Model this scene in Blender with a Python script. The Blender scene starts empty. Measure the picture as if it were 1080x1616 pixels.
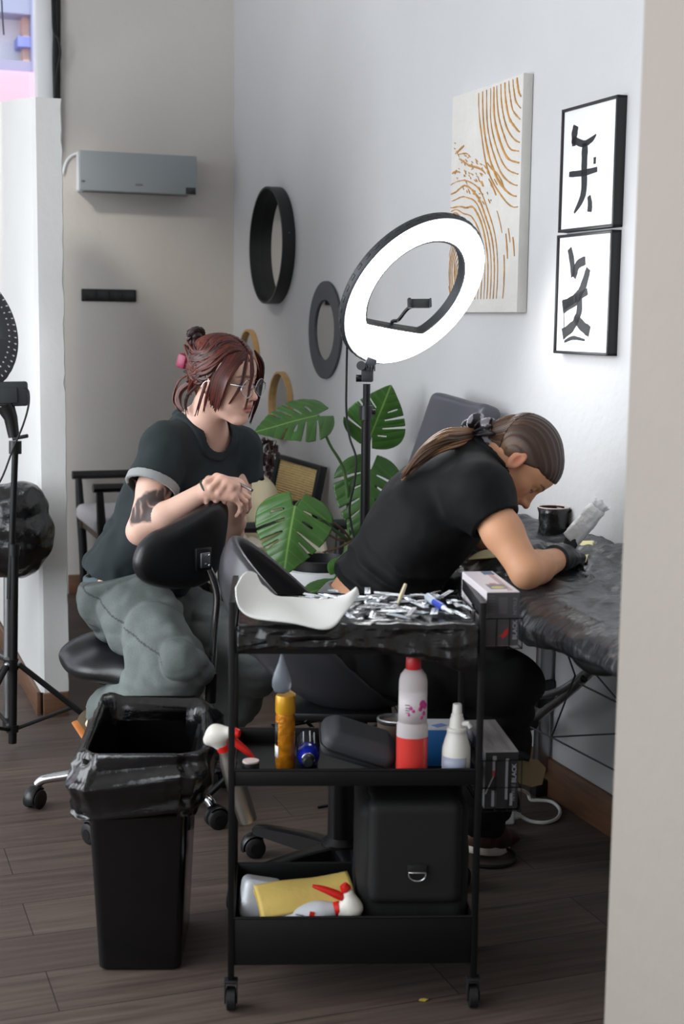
import bpy, bmesh, math, random
import numpy as np
from mathutils import Vector, Matrix, Euler, noise as mnoise
random.seed(7)
C = bpy.context.scene.collection
PI = math.pi
HS = 1.0
# ------------------------------------------------------------------ camera
CAM_H, FPX, PITCH, ROLL = 1.40, 50.0/36.0*1616, math.atan((808-507)/2244.0), math.radians(0.73)
_F = np.array([0, math.cos(PITCH), -math.sin(PITCH)])
_R0 = np.array([1.0, 0, 0]); _U0 = np.array([0, math.sin(PITCH), math.cos(PITCH)])
_R = _R0*math.cos(ROLL)+_U0*math.sin(ROLL)
_U = _U0*math.cos(ROLL)-_R0*math.sin(ROLL)
def P(u, v, Y):
    """the place at depth Y (metres into the room) seen at a spot of the photograph"""
    d = _F+_R*((u-540)/FPX)+_U*((808-v)/FPX)
    return np.array([0, 0, CAM_H])+d*(Y/d[1])
def PZ(u, v, z):
    d = _F+_R*((u-540)/FPX)+_U*((808-v)/FPX)
    return np.array([0, 0, CAM_H])+d*((z-CAM_H)/d[2])
YAW = math.radians(20.0)                        # the room is turned by this to the camera
D1 = np.array([-math.sin(YAW), math.cos(YAW), 0])   # along the right wall, away
D2 = np.array([math.cos(YAW), math.sin(YAW), 0])    # along the back wall, to the right
W0 = np.array([0.65, 4.08, 0.0])                # a point of the right wall at floor level
RM = np.stack([D2, D1, [0, 0, 1]], axis=1)      # room axes as columns
def room(a, b, z=0.0):                          # a: right of the right wall (negative inside), b: along it
    return W0+D2*a+D1*b+np.array([0, 0, z])
def PR(u, v, a=0.0):
    """where the sight line meets the plane parallel to the right wall at distance a"""
    d = _F+_R*((u-540)/FPX)+_U*((808-v)/FPX)
    o = np.array([0, 0, CAM_H])
    t = ((W0+D2*a-o)@D2)/(d@D2)
    return o+d*t
def PB(u, v, b):
    d = _F+_R*((u-540)/FPX)+_U*((808-v)/FPX)
    o = np.array([0, 0, CAM_H])
    t = ((W0+D1*b-o)@D1)/(d@D1)
    return o+d*t
def rz(a):
    c, s = math.cos(a), math.sin(a)
    return np.array([[c, -s, 0], [s, c, 0], [0, 0, 1.0]])
def rx(a):
    c, s = math.cos(a), math.sin(a)
    return np.array([[1, 0, 0], [0, c, -s], [0, s, c.real]])
def ry(a):
    c, s = math.cos(a), math.sin(a)
    return np.array([[c, 0, s], [0, 1, 0], [-s, 0, c]])
def nrm(v):
    v = np.asarray(v, float); return v/np.linalg.norm(v)
def frame(z, x=(1, 0, 0)):
    z = nrm(z); x = np.asarray(x, float); x = x-z*(x@z)
    if np.linalg.norm(x) < 1e-4:
        x = np.array([0, 1.0, 0]); x = x-z*(x@z)
    x = nrm(x); return np.stack([x, np.cross(z, x), z], axis=1)
# ------------------------------------------------------------------ materials
def lin(c):
    c = c/255.0
    return c/12.92 if c <= .04045 else ((c+.055)/1.055)**2.4
def rgb(r, g, b): return (lin(r), lin(g), lin(b), 1.0)
class NT:
    def __init__(s, name):
        s.m = bpy.data.materials.new(name); s.m.use_nodes = True
        s.t = s.m.node_tree; s.b = s.t.nodes['Principled BSDF']
    def n(s, t, **kw):
        o = s.t.nodes.new(t)
        for k, v in kw.items():
            if hasattr(o, k) and k not in ('Scale',): setattr(o, k, v)
            else: o.inputs[k].default_value = v
        return o
    def l(s, a, b): s.t.links.new(a, b)
MATS = {}
def mat(name, col=(128, 128, 128), rough=.5, metal=0., spec=.5, var=0., vscale=20., bump=0., bscale=80., stretch=(1, 1, 1), coat=0., trans=0., emit=0., sheen=0., attr=None, sss=0., alpha=1., detail=4.):
    """a procedural principled material; noise varies its colour (var) and its relief (bump)"""
    k = NT(name); b = k.b
    c = rgb(*col)
    b.inputs['Base Color'].default_value = c; b.inputs['Roughness'].default_value = rough
    b.inputs['Metallic'].default_value = metal; b.inputs['Specular IOR Level'].default_value = spec
    b.inputs['Coat Weight'].default_value = coat; b.inputs['Transmission Weight'].default_value = trans
    b.inputs['Sheen Weight'].default_value = sheen
    if sss: b.inputs['Subsurface Weight'].default_value = sss; b.inputs['Subsurface Radius'].default_value = (.01, .004, .002)
    if emit:
        b.inputs['Emission Color'].default_value = c; b.inputs['Emission Strength'].default_value = emit
    src = None
    if attr:
        a = k.n('ShaderNodeAttribute'); a.attribute_name = attr; src = a.outputs['Color']
        k.l(src, b.inputs['Base Color'])
    if var or bump:
        tc = k.n('ShaderNodeTexCoord'); mp = k.n('ShaderNodeMapping'); mp.inputs['Scale'].default_value = stretch
        k.l(tc.outputs['Object'], mp.inputs['Vector'])
    if var:
        nz = k.n('ShaderNodeTexNoise', Scale=vscale, Detail=detail); k.l(mp.outputs['Vector'], nz.inputs['Vector'])
        mr = k.n('ShaderNodeMapRange'); mr.inputs[1].default_value = .25; mr.inputs[2].default_value = .75
        mr.inputs[3].default_value = 1-var; mr.inputs[4].default_value = 1+var
        k.l(nz.outputs['Fac'], mr.inputs[0])
        mx = k.n('ShaderNodeVectorMath', operation='SCALE')
        if src is not None: k.l(src, mx.inputs[0])
        else: mx.inputs[0].default_value = c[:3]
        k.l(mr.outputs[0], mx.inputs['Scale']); k.l(mx.outputs[0], b.inputs['Base Color'])
    if bump:
        nb = k.n('ShaderNodeTexNoise', Scale=bscale, Detail=detail); k.l(mp.outputs['Vector'], nb.inputs['Vector'])
        bp = k.n('ShaderNodeBump', Strength=1.0, Distance=bump); k.l(nb.outputs['Fac'], bp.inputs['Height'])
        k.l(bp.outputs['Normal'], b.inputs['Normal'])
    MATS[name] = k.m
    return k.m
# ------------------------------------------------------------------ objects
WORLD = {}
def _loc(o):
    while o.parent is not None: o = o.parent
    return WORLD.get(o.name)
def tag(o, label=None, cat=None, group=None, kind=None):
    if label: o['label'] = label
    if cat: o['category'] = cat
    if group: o['group'] = group
    if kind: o['kind'] = kind
    return o
def thing(name, label, cat, loc=(0, 0, 0), rotz=0.0, group=None, world=False, R=None):
    """an Empty at the thing's base that parents its parts; world=True: its parts are modelled where they stand"""
    o = bpy.data.objects.new(name, None); C.objects.link(o); o.empty_display_size = .05
    o.location = [float(x) for x in loc]; o.rotation_euler = (0, 0, rotz)
    if R is not None: o.rotation_euler = Matrix(np.asarray(R).tolist()).to_euler()
    if world: WORLD[o.name] = np.array(loc, float)
    return tag(o, label, cat, group)
def copy_tree(o, parent=None):
    c = o.copy(); C.objects.link(c)
    if parent: c.parent = parent
    for ch in list(o.children): copy_tree(ch, c)
    return c
class MB:
    """collects shapes for ONE mesh"""
    def __init__(s): s.v = []; s.f = []; s.n = 0; s.col = None
    def add(s, v, f, M=None, t=None):
        v = np.asarray(v, float).reshape(-1, 3)
        if M is not None: v = v@np.asarray(M).T
        if t is not None: v = v+np.asarray(t)
        s.f += [tuple(int(i)+s.n for i in q) for q in f]; s.v.append(v); s.n += len(v)
        return s
    def box(s, size, c=(0, 0, 0), M=None, bev=0., seg=2):
        bm = bmesh.new(); bmesh.ops.create_cube(bm, size=1.0)
        for v in bm.verts: v.co = Vector((v.co.x*size[0], v.co.y*size[1], v.co.z*size[2]))
        if bev > 0:
            bmesh.ops.bevel(bm, geom=list(bm.edges), offset=min(bev, min(size)*.49), segments=seg, affect='EDGES', profile=.5)
        bm.verts.index_update()
        v = [tuple(x.co) for x in bm.verts]; f = [tuple(x.index for x in q.verts) for q in bm.faces]
        bm.free()
        return s.add(v, f, M, c)
    def rings(s, R, close=False, caps=True):
        """a skin over rings (k x n x 3)"""
        R = np.asarray(R, float); k, n, _ = R.shape; f = []
        kk = k if close else k-1
        for i in range(kk):
            for j in range(n):
                a = i*n+j; b = i*n+(j+1) % n; c = ((i+1) % k)*n+(j+1) % n; d = ((i+1) % k)*n+j
                f.append((a, b, c, d))
        if caps and not close:
            f.append(tuple(reversed(range(n)))); f.append(tuple(range((k-1)*n, k*n)))
        return s.add(R.reshape(-1, 3), f)
    def tube(s, pts, r, n=10, flat=None, caps=True, close=False, smooth=0):
        """a tube along points; r one radius or one per point; flat=(axis, factor) squashes it"""
        p = np.asarray(pts, float)
        if smooth: p, r = spline(p, r, smooth, close)
        k = len(p); r = np.broadcast_to(np.asarray(r, float), (k,))
        t = np.zeros_like(p)
        for i in range(k):
            a = p[(i-1) % k] if (i > 0 or close) else p[i]; b = p[(i+1) % k] if (i < k-1 or close) else p[i]
            t[i] = nrm(b-a) if np.linalg.norm(b-a) > 1e-9 else np.array([0, 0, 1.])
        x = frame(t[0], flat[0] if flat is not None else (1, 0, 0))[:, 0]; out = []
        for i in range(k):
            x = x-t[i]*(x@t[i]); x = nrm(x); y = np.cross(t[i], x)
            fx = flat[1] if flat is not None else 1.0
            out.append([p[i]+r[i]*(x*math.cos(a)*fx+y*math.sin(a)) for a in np.arange(n)*2*PI/n])
        return s.rings(out, close=close, caps=caps)
    def cyl(s, a, b, r, r2=None, n=20): return s.tube([a, b], [r, r if r2 is None else r2], n)
    def lathe(s, prof, n=28, M=None, t=None, caps=True):
        R = [[(r*math.cos(a), r*math.sin(a), z) for a in np.arange(n)*2*PI/n] for r, z in prof]
        m = MB(); m.rings(R, caps=caps)
        return s.add(np.concatenate(m.v), m.f, M, t)
    def ball(s, c, r, M=None, n=16, k=10):
        r = np.broadcast_to(np.asarray(r, float), (3,))
        R = []
        for i in range(k+1):
            th = max(1e-3, min(PI-1e-3, PI*i/k))
            R.append([(r[0]*math.sin(th)*math.cos(a), r[1]*math.sin(th)*math.sin(a), -r[2]*math.cos(th)) for a in np.arange(n)*2*PI/n])
        m = MB(); m.rings(R)
        return s.add(np.concatenate(m.v), m.f, M, c)
    def torus(s, R, r, c=(0, 0, 0), M=None, n=48, k=10, sx=1., sy=1.):
        """ring in the local xy plane; sx: width across, sy: height of its section"""
        T = []
        for i in range(n):
            a = 2*PI*i/n; T.append([((R+r*sx*math.cos(b))*math.cos(a), (R+r*sx*math.cos(b))*math.sin(a), r*sy*math.sin(b)) for b in np.arange(k)*2*PI/k])
        m = MB(); m.rings(T, close=True)
        return s.add(np.concatenate(m.v), m.f, M, c)
    def prism(s, out, h, M=None, t=None, bev=0.):
        """a flat outline (xy) made h thick (z from 0)"""
        bm = bmesh.new(); vs = [bm.verts.new((x, y, 0)) for x, y in out]
        f = bm.faces.new(vs); g = bmesh.ops.extrude_face_region(bm, geom=[f])
        for v in g['geom']:
            if isinstance(v, bmesh.types.BMVert): v.co.z += h
        if bev > 0:
            bmesh.ops.bevel(bm, geom=[e for e in bm.edges if abs(e.verts[0].co.z-e.verts[1].co.z) < 1e-6], offset=bev, segments=2, affect='EDGES', profile=.5)
        bmesh.ops.triangulate(bm, faces=[q for q in bm.faces if len(q.verts) > 4])
        bm.verts.index_update(); v = [tuple(x.co) for x in bm.verts]; fs = [tuple(x.index for x in q.verts) for q in bm.faces]; bm.free()
        return s.add(v, fs, M, t)
    def grid(s, G, closeu=False):
        G = np.asarray(G, float); k, n, _ = G.shape; f = []
        for i in range(k-1):
            for j in range(n if closeu else n-1):
                f.append((i*n+j, i*n+(j+1) % n, (i+1)*n+(j+1) % n, (i+1)*n+j))
        return s.add(G.reshape(-1, 3), f)
    def build(s, name, m, parent=None, smooth=True, angle=40, colors=None, solid=0.):
        v = np.concatenate(s.v) if s.v else np.zeros((0, 3))
        if parent is not None:
            L = _loc(parent)
            if L is not None: v = v-L
        me = bpy.data.meshes.new(name)
        me.from_pydata(v.tolist(), [], s.f); me.update()
        bm = bmesh.new(); bm.from_mesh(me); bmesh.ops.recalc_face_normals(bm, faces=list(bm.faces)); bm.to_mesh(me); bm.free()
        if colors is not None:
            at = me.color_attributes.new('Col', 'FLOAT_COLOR', 'POINT')
            cc = np.ones((len(v), 4), np.float32); cc[:, :3] = colors; at.data.foreach_set('color', cc.ravel())
        if smooth:
            me.polygons.foreach_set('use_smooth', [True]*len(me.polygons))
            if angle < 180: me.set_sharp_from_angle(angle=math.radians(angle))
        me.materials.append(m)
        o = bpy.data.objects.new(name, me); C.objects.link(o)
        if parent is not None: o.parent = parent
        if solid:
            md = o.modifiers.new('thickness', 'SOLIDIFY'); md.thickness = solid; md.offset = 0
        return o
def spline(p, r, k, close=False):
    """Catmull-Rom through p, k steps a span"""
    p = np.asarray(p, float); n = len(p); r = np.broadcast_to(np.asarray(r, float), (n,)); q = []; rr = []
    for i in range(n if close else n-1):
        g = lambda j: p[j % n] if close else p[min(max(j, 0), n-1)]
        a, b, c, d = g(i-1), g(i), g(i+1), g(i+2)
        for t in np.arange(k)/k:
            q.append(.5*((2*b)+(-a+c)*t+(2*a-5*b+4*c-d)*t*t+(-a+3*b-3*c+d)*t**3)); rr.append(r[i]*(1-t)+r[(i+1) % n]*t)
    if not close: q.append(p[-1]); rr.append(r[-1])
    return np.array(q), np.array(rr)
def tube(name, pts, r, m, parent=None, n=8, smooth=0): return MB().tube(pts, r, n, smooth=smooth).build(name, m, parent)
def struct(o, kind='structure'): o['kind'] = kind; return o
_fonts = {}
def text_mb(txt, size, bold=0.0, depth=.0006):
    """lettering as a flat solid mesh, centred, in the xy plane"""
    cu = bpy.data.curves.new('lettering', 'FONT'); cu.body = txt; cu.size = size; cu.align_x = 'CENTER'; cu.align_y = 'CENTER'; cu.extrude = depth/2; cu.offset = bold; cu.resolution_u = 2
    ob = bpy.data.objects.new('lettering', cu); C.objects.link(ob)
    dg = bpy.context.evaluated_depsgraph_get(); me = ob.evaluated_get(dg).to_mesh()
    v = [tuple(x.co) for x in me.vertices]; f = [tuple(q.vertices) for q in me.polygons]
    ob.evaluated_get(dg).to_mesh_clear(); bpy.data.objects.remove(ob); bpy.data.curves.remove(cu)
    return v, f
# ------------------------------------------------------------------ numpy noise and distance fields
def _hash(i, j, k):
    n = (i*374761393+j*668265263+k*2147483647) & 0xffffffff
    n = ((n ^ (n >> 13))*1274126177) & 0xffffffff
    return ((n ^ (n >> 16)) & 0xffff)/65535.0
def vnoise(p):
    p = np.asarray(p, float); i = np.floor(p).astype(np.int64); f = p-i; f = f*f*(3-2*f)
    out = 0
    for a in (0, 1):
        for b in (0, 1):
            for c in (0, 1):
                w = (f[..., 0] if a else 1-f[..., 0])*(f[..., 1] if b else 1-f[..., 1])*(f[..., 2] if c else 1-f[..., 2])
                out = out+w*_hash(i[..., 0]+a, i[..., 1]+b, i[..., 2]+c)
    return out*2-1
def fbm(p, o=3):
    p = np.asarray(p, float); s = 0; a = 1.0
    for k in range(o): s = s+a*vnoise(p*(2**k)+17.3*k); a *= .5
    return s
def ridged(p, o=3):
    p = np.asarray(p, float); s = 0; a = 1.0
    for k in range(o): s = s+a*(1-2*np.abs(vnoise(p*(2.1**k)+9.1*k))); a *= .5
    return s
def smin(a, b, k):
    if k <= 0: return np.minimum(a, b)
    h = np.clip(.5+.5*(b-a)/k, 0, 1); return b*(1-h)+a*h-k*h*(1-h)
def smax(a, b, k): return -smin(-a, -b, k)
def s_cone(a, b, ra, rb, ax=None, fl=1.0):
    """tapered capsule; squashed by fl along the axis ax"""
    a = np.asarray(a, float); b = np.asarray(b, float)
    if ax is not None:
        ax = nrm(ax)
        def T(p): return p+((p@ax)[..., None]*ax)*(1/fl-1)
    else: T = lambda p: p
    A, B = T(a), T(b); ba = B-A; L = max(ba@ba, 1e-12)
    def f(p):
        q = T(p)-A; h = np.clip(q@ba/L, 0, 1)
        return (np.linalg.norm(q-h[..., None]*ba, axis=-1)-(ra+(rb-ra)*h))*min(1, fl if fl < 1 else 1)
    return f
def s_ell(c, r, R=None):
    c = np.asarray(c, float); r = np.asarray(r, float); R = np.eye(3) if R is None else np.asarray(R)
    def f(p):
        q = (p-c)@R; k0 = np.linalg.norm(q/r, axis=-1); k1 = np.linalg.norm(q/(r*r), axis=-1)
        return np.where(k1 < 1e-9, -r.min(), k0*(k0-1)/np.maximum(k1, 1e-9))
    return f
def s_box(c, h, R=None, rad=.01):
    c = np.asarray(c, float); h = np.asarray(h, float)-rad; R = np.eye(3) if R is None else np.asarray(R)
    def f(p):
        q = np.abs((p-c)@R)-h
        return np.linalg.norm(np.maximum(q, 0), axis=-1)+np.minimum(q.max(axis=-1), 0)-rad
    return f
def s_plane(c, n):
    """solid on the side n points away from"""
    c = np.asarray(c, float); n = nrm(n)
    return lambda p: (p-c)@n
class SDF:
    def __init__(s): s.ops = []
    def u(s, f, k=.02): s.ops.append(('u', f, k)); return s
    def cut(s, f, k=.01): s.ops.append(('s', f, k)); return s
    def cap(s, f, k=.0): s.ops.append(('i', f, k)); return s
    def disp(s, f): s.ops.append(('d', f, 0)); return s
    def chain(s, pts, rad, k=.02, ax=None, fl=1.0):
        for i in range(len(pts)-1): s.u(s_cone(pts[i], pts[i+1], rad[i], rad[i+1], ax, fl), k)
        return s
    def __call__(s, p, live=None):
        d = None
        for i, (o, f, k) in enumerate(s.ops):
            if live is not None and i not in live: continue
            if o == 'u': d = f(p) if d is None else smin(d, f(p), k)
            elif d is None: d = np.full(p.shape[:-1], 9.0)
            if o == 's': d = smax(d, -f(p), k)
            elif o == 'i': d = smax(d, f(p), k)
            elif o == 'd': d = d+f(p)
        return np.full(p.shape[:-1], 9.0) if d is None else d
    def mesh(s, lo, hi, h, slack=.02, B=12):
        """surface nets over the blocks the surface passes through"""
        lo = np.asarray(lo, float); hi = np.asarray(hi, float); nb = np.ceil((hi-lo)/(h*B)).astype(int)
        I = np.stack(np.meshgrid(*[np.arange(x) for x in nb], indexing='ij'), -1).reshape(-1, 3)
        ctr = lo+(I+.5)*h*B; hd = h*B*.5*math.sqrt(3)
        vals = [f(ctr) if o != 'd' else None for o, f, k in s.ops]
        d = s(ctr); keep = np.abs(d) < hd*1.7+slack
        off = np.stack(np.meshgrid(*[np.arange(B+1)]*3, indexing='ij'), -1)
        cor = [(0, 0, 0), (1, 0, 0), (0, 1, 0), (1, 1, 0), (0, 0, 1), (1, 0, 1), (0, 1, 1), (1, 1, 1)]
        edges = [(0, 1), (2, 3), (4, 5), (6, 7), (0, 2), (1, 3), (4, 6), (5, 7), (0, 4), (1, 5), (2, 6), (3, 7)]
        ca = np.array(cor, float); N = nb*B+2; keys = []; pos = []; val = []
        for bi in np.nonzero(keep)[0]:
            live = set()
            for i, (o, f, k) in enumerate(s.ops):
                if o == 'd' or o == 'i': live.add(i)
                elif vals[i][bi] < hd*1.8+slack+2*k+.01: live.add(i)
            p = lo+(I[bi]*B+off)*h
            D = s(p, live)
            ins = D < 0
            if ins.all() or not ins.any(): continue
            cs = [ins[a:a+B, b:b+B, c:c+B] for a, b, c in cor]
            cnt = sum(x.astype(np.int8) for x in cs); act = (cnt > 0) & (cnt < 8)
            ijk = np.stack(np.nonzero(act), -1)
            if not len(ijk): continue
            V = np.stack([D[a:a+B, b:b+B, c:c+B][act] for a, b, c in cor], -1)
            acc = np.zeros((len(ijk), 3)); w = np.zeros(len(ijk))
            for a, b in edges:
                x = (V[:, a] < 0) != (V[:, b] < 0); t = V[:, a]/np.where(x, V[:, a]-V[:, b], 1)
                q = ca[a]+(ca[b]-ca[a])*t[:, None]; acc += q*x[:, None]; w += x
            g = ijk+I[bi]*B
            keys.append((g[:, 0]*N[1]+g[:, 1])*N[2]+g[:, 2]); pos.append(lo+(g+acc/w[:, None])*h); val.append(V[:, [0, 1, 2, 4]] < 0)
        keys = np.concatenate(keys); pos = np.concatenate(pos); val = np.concatenate(val)
        o = np.argsort(keys); keys = keys[o]; pos = pos[o]; val = val[o]
        st = [N[1]*N[2], N[2], 1]; faces = []
        for ax in range(3):
            a1, a2 = (ax+1) % 3, (ax+2) % 3
            m = np.nonzero(val[:, 0] != val[:, 1+ax])[0]; kk = keys[m]
            idx = [np.searchsorted(keys, kk-x) for x in (0, st[a1], st[a1]+st[a2], st[a2])]
            ok = np.ones(len(m), bool)
            for ii, x in zip(idx, (0, st[a1], st[a1]+st[a2], st[a2])):
                ii[ii >= len(keys)] = 0; ok &= keys[ii] == kk-x
            q = np.stack(idx, -1)[ok]; fl = val[m, 0][ok]
            q[~fl] = q[~fl][:, ::-1]; faces.append(q)
        return pos, np.concatenate(faces)
def sdf_obj(name, s, lo, hi, h, m, parent=None, color=None, slack=.02, relax=1):
    v, f = s.mesh(lo, hi, h, slack)
    for _ in range(relax):                       # one pass of smoothing takes out the grid
        acc = np.zeros_like(v); cnt = np.zeros(len(v))
        for a in range(4):
            for b in ((a+1) % 4,):
                np.add.at(acc, f[:, a], v[f[:, b]]); np.add.at(cnt, f[:, a], 1)
                np.add.at(acc, f[:, b], v[f[:, a]]); np.add.at(cnt, f[:, b], 1)
        v = v*.5+.5*acc/np.maximum(cnt, 1)[:, None]
    L = _loc(parent) if parent is not None else None
    me = bpy.data.meshes.new(name)
    w = v if L is None else v-L
    me.vertices.add(len(w)); me.vertices.foreach_set('co', w.astype(np.float32).ravel())
    me.loops.add(len(f)*4); me.loops.foreach_set('vertex_index', f.astype(np.int32).ravel())
    me.polygons.add(len(f)); me.polygons.foreach_set('loop_start', np.arange(0, len(f)*4, 4, dtype=np.int32))
    me.update(calc_edges=True); me.validate()
    me.polygons.foreach_set('use_smooth', [True]*len(me.polygons))
    if color is not None:
        at = me.color_attributes.new('Col', 'FLOAT_COLOR', 'POINT')
        cc = np.ones((len(v), 4), np.float32); cc[:, :3] = color(v); at.data.foreach_set('color', cc.ravel())
    me.materials.append(m)
    o = bpy.data.objects.new(name, me); C.objects.link(o)
    if parent is not None: o.parent = parent
    return o
# ------------------------------------------------------------------ the room
def plaster(name, col):
    k = NT(name); b = k.b; b.inputs['Roughness'].default_value = .85; b.inputs['Specular IOR Level'].default_value = .25
    tc = k.n('ShaderNodeTexCoord')
    n1 = k.n('ShaderNodeTexNoise', Scale=1.3, Detail=6); n2 = k.n('ShaderNodeTexNoise', Scale=26., Detail=5)
    k.l(tc.outputs['Object'], n1.inputs['Vector']); k.l(tc.outputs['Object'], n2.inputs['Vector'])
    mr = k.n('ShaderNodeMapRange'); mr.inputs[1].default_value = .3; mr.inputs[2].default_value = .7; mr.inputs[3].default_value = .95; mr.inputs[4].default_value = 1.03
    k.l(n1.outputs['Fac'], mr.inputs[0])
    sc = k.n('ShaderNodeVectorMath', operation='SCALE'); sc.inputs[0].default_value = rgb(*col)[:3]; k.l(mr.outputs[0], sc.inputs['Scale'])
    k.l(sc.outputs[0], b.inputs['Base Color'])
    bp = k.n('ShaderNodeBump', Strength=.5, Distance=.004); k.l(n2.outputs['Fac'], bp.inputs['Height']); k.l(bp.outputs['Normal'], b.inputs['Normal'])
    return k.m
M_wall = plaster('white plaster', (206, 201, 195))
M_wall_r = plaster('right white plaster', (200, 200, 201))
M_part = plaster('partition plaster', (208, 208, 206))
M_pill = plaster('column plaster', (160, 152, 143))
def wood_floor():
    k = NT('dark oak planks'); b = k.b; b.inputs['Specular IOR Level'].default_value = .35
    tc = k.n('ShaderNodeTexCoord'); mp = k.n('ShaderNodeMapping'); k.l(tc.outputs['Object'], mp.inputs['Vector'])
    br = k.n('ShaderNodeTexBrick'); br.offset = .37; br.inputs['Scale'].default_value = 1.0
    br.inputs['Brick Width'].default_value = 1.28; br.inputs['Row Height'].default_value = .19; br.inputs['Mortar Size'].default_value = .0016; br.inputs['Mortar Smooth'].default_value = .2
    br.inputs['Color1'].default_value = rgb(96, 83, 76); br.inputs['Color2'].default_value = rgb(84, 72, 66); br.inputs['Mortar'].default_value = rgb(50, 43, 40)
    k.l(mp.outputs['Vector'], br.inputs['Vector'])
    m2 = k.n('ShaderNodeMapping'); m2.inputs['Scale'].default_value = (1.2, 22, 1); k.l(tc.outputs['Object'], m2.inputs['Vector'])
    nz = k.n('ShaderNodeTexNoise', Scale=2.2, Detail=7, Distortion=.6); k.l(m2.outputs['Vector'], nz.inputs['Vector'])
    mr = k.n('ShaderNodeMapRange'); mr.inputs[1].default_value = .3; mr.inputs[2].default_value = .7; mr.inputs[3].default_value = .62; mr.inputs[4].default_value = 1.22
    k.l(nz.outputs['Fac'], mr.inputs[0])
    sc = k.n('ShaderNodeVectorMath', operation='SCALE'); k.l(br.outputs['Color'], sc.inputs[0]); k.l(mr.outputs[0], sc.inputs['Scale']); k.l(sc.outputs[0], b.inputs['Base Color'])
    mr2 = k.n('ShaderNodeMapRange'); mr2.inputs[3].default_value = .5; mr2.inputs[4].default_value = .7; k.l(nz.outputs['Fac'], mr2.inputs[0]); k.l(mr2.outputs[0], b.inputs['Roughness'])
    bp = k.n('ShaderNodeBump', Strength=.35, Distance=.001); k.l(nz.outputs['Fac'], bp.inputs['Height']); k.l(bp.outputs['Normal'], b.inputs['Normal'])
    return k.m
M_floor = wood_floor()
M_skirt = mat('brown skirting wood', (104, 74, 54), .45, var=.25, vscale=6, stretch=(1, 1, 14))
M_ceil = plaster('ceiling plaster', (214, 212, 208))
M_white = mat('white lacquer', (236, 238, 240), .4)
M_matblack = mat('matt black', (20, 21, 23), .5)
M_blackmetal = mat('black powder coated steel', (9, 9, 10), .45, spec=.35, bump=.0002, bscale=600)
M_rubber = mat('black rubber', (14, 14, 15), .6)
M_chrome = mat('chrome', (205, 207, 210), .12, metal=1.)
M_steel = mat('brushed aluminium', (172, 175, 178), .34, metal=1., var=.06, vscale=40)
def in_room(name, size, a, b, z, m, bev=0.):
    """a block in room axes: its object is turned with the room so textures follow the walls"""
    o = MB().box(size, bev=bev).build(name, m, smooth=bev > 0)
    o.location = room(a, b, z).tolist(); o.rotation_euler = (0, 0, YAW)
    return o
BW = 3.585                                       # the back wall along the right wall
LW, FW, HC = -4.2, -6.0, 3.7                     # left wall, wall behind the camera, ceiling
o = struct(in_room('floor', (8.2, 16, .1), -1.6, 2., -.05, M_floor))
struct(in_room('wall_right', (.15, BW-FW+.15, HC), .075, (BW+FW)/2, HC/2, M_wall_r))
aL = float((PB(97, 120, BW)-W0)@D2)              # left end of the back wall
aF = float((PB(84, 120, BW)-W0)@D2); aW = float((PB(57, 120, BW)-W0)@D2)
struct(in_room('wall_back', (0-aL+.0, .18, HC), aL/2, BW+.09, HC/2, M_wall))
struct(in_room('ceiling', (4.4, BW-FW, .12), -2.1, (BW+FW)/2, HC+.06, M_ceil))
# the left shop front: posts, sills and big panes
for i, b in enumerate((FW+.1, -3.4, -1.2, 1.2, BW-.1)):
    struct(in_room('trim_%d' % (i+1), (.14, .16, HC), LW, b, HC/2, M_white))
struct(in_room('wall_left', (.16, BW-FW, .42), LW, (BW+FW)/2, .21, M_wall))
struct(in_room('trim_6', (.16, BW-FW, .25), LW, (BW+FW)/2, HC-.125, M_wall))
struct(in_room('wall_front', (4.4, .15, HC), -2.1, FW-.075, HC/2, M_wall))
# window at the left end of the back wall
M_glass = mat('window glass', (240, 244, 246), .03, trans=1., spec=.3)
win = thing('window_1', None, None, room(aW, BW+.05, 0), YAW); struct(win)
wf = MB(); zs = 1.72
wf.box((aL-aF+.05, .12, HC), ((aL+aF)/2-aW-.005, .04, HC/2))
wf.box((aF-aW, .10, HC), ((aF+aW)/2-aW, -.02, HC/2), bev=.01)
wf.box((1.75, .1, .1), (-.87, 0, HC-.05)); wf.box((1.75, .12, .07), (-.87, 0, zs)); wf.box((.1, .1, HC-zs), (-1.7, 0, (HC+zs)/2))
wf.build('window_frame', M_white, win)
g = MB().box((1.62, .008, HC-zs-.15), (-.84, .0, (HC+zs)/2)).build('pane', mat('clear pane', (255, 255, 255), .0, trans=1., spec=.2), win, smooth=False)
gs = MB().box((1.75, .14, zs), (-.875, .03, zs/2)).build('parapet', M_wall, win, smooth=False)
# partition with its torn lower edge and a skirting block
pe = P(66, 1143, 4.89); pa, pb = float((pe-W0)@D2), float((pe-W0)@D1)
ew = float((P(113, 1143, 4.89)-W0)@D2)-pa
ztop = float(P(78, 153, 4.89)[2]); PL = 1.6
def partition():
    m = MB(); rnd = random.Random(3); n = 60; R = []
    for i in range(n+1):
        z = .085+(ztop-.085)*i/n; j = lambda s: rnd.uniform(-1, 1)*s
        c = .012
        right = j(.002)-(rnd.random() < .14)*.004
        R.append([(c, 0, z), (ew-.003+right, 0, z), (ew+right*.6, .004, z), (ew, PL, z*(1+.055*PL)), (0, PL, z*(1+.055*PL)), (0, c, z)])
    m.rings(R); o = m.build('wall_partition', M_part, smooth=False); o.location = room(pa, pb, 0).tolist(); o.rotation_euler = (0, 0, YAW)
    return struct(o)
partition()
def skirt(name, pts, h, t=.014, nrm_=(0, -1)):
    pass
struct(in_room('baseboard_partition', (ew-.012, .016, .085), pa+ew/2, pb-.006, .0425, M_skirt, bev=.002))
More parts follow.
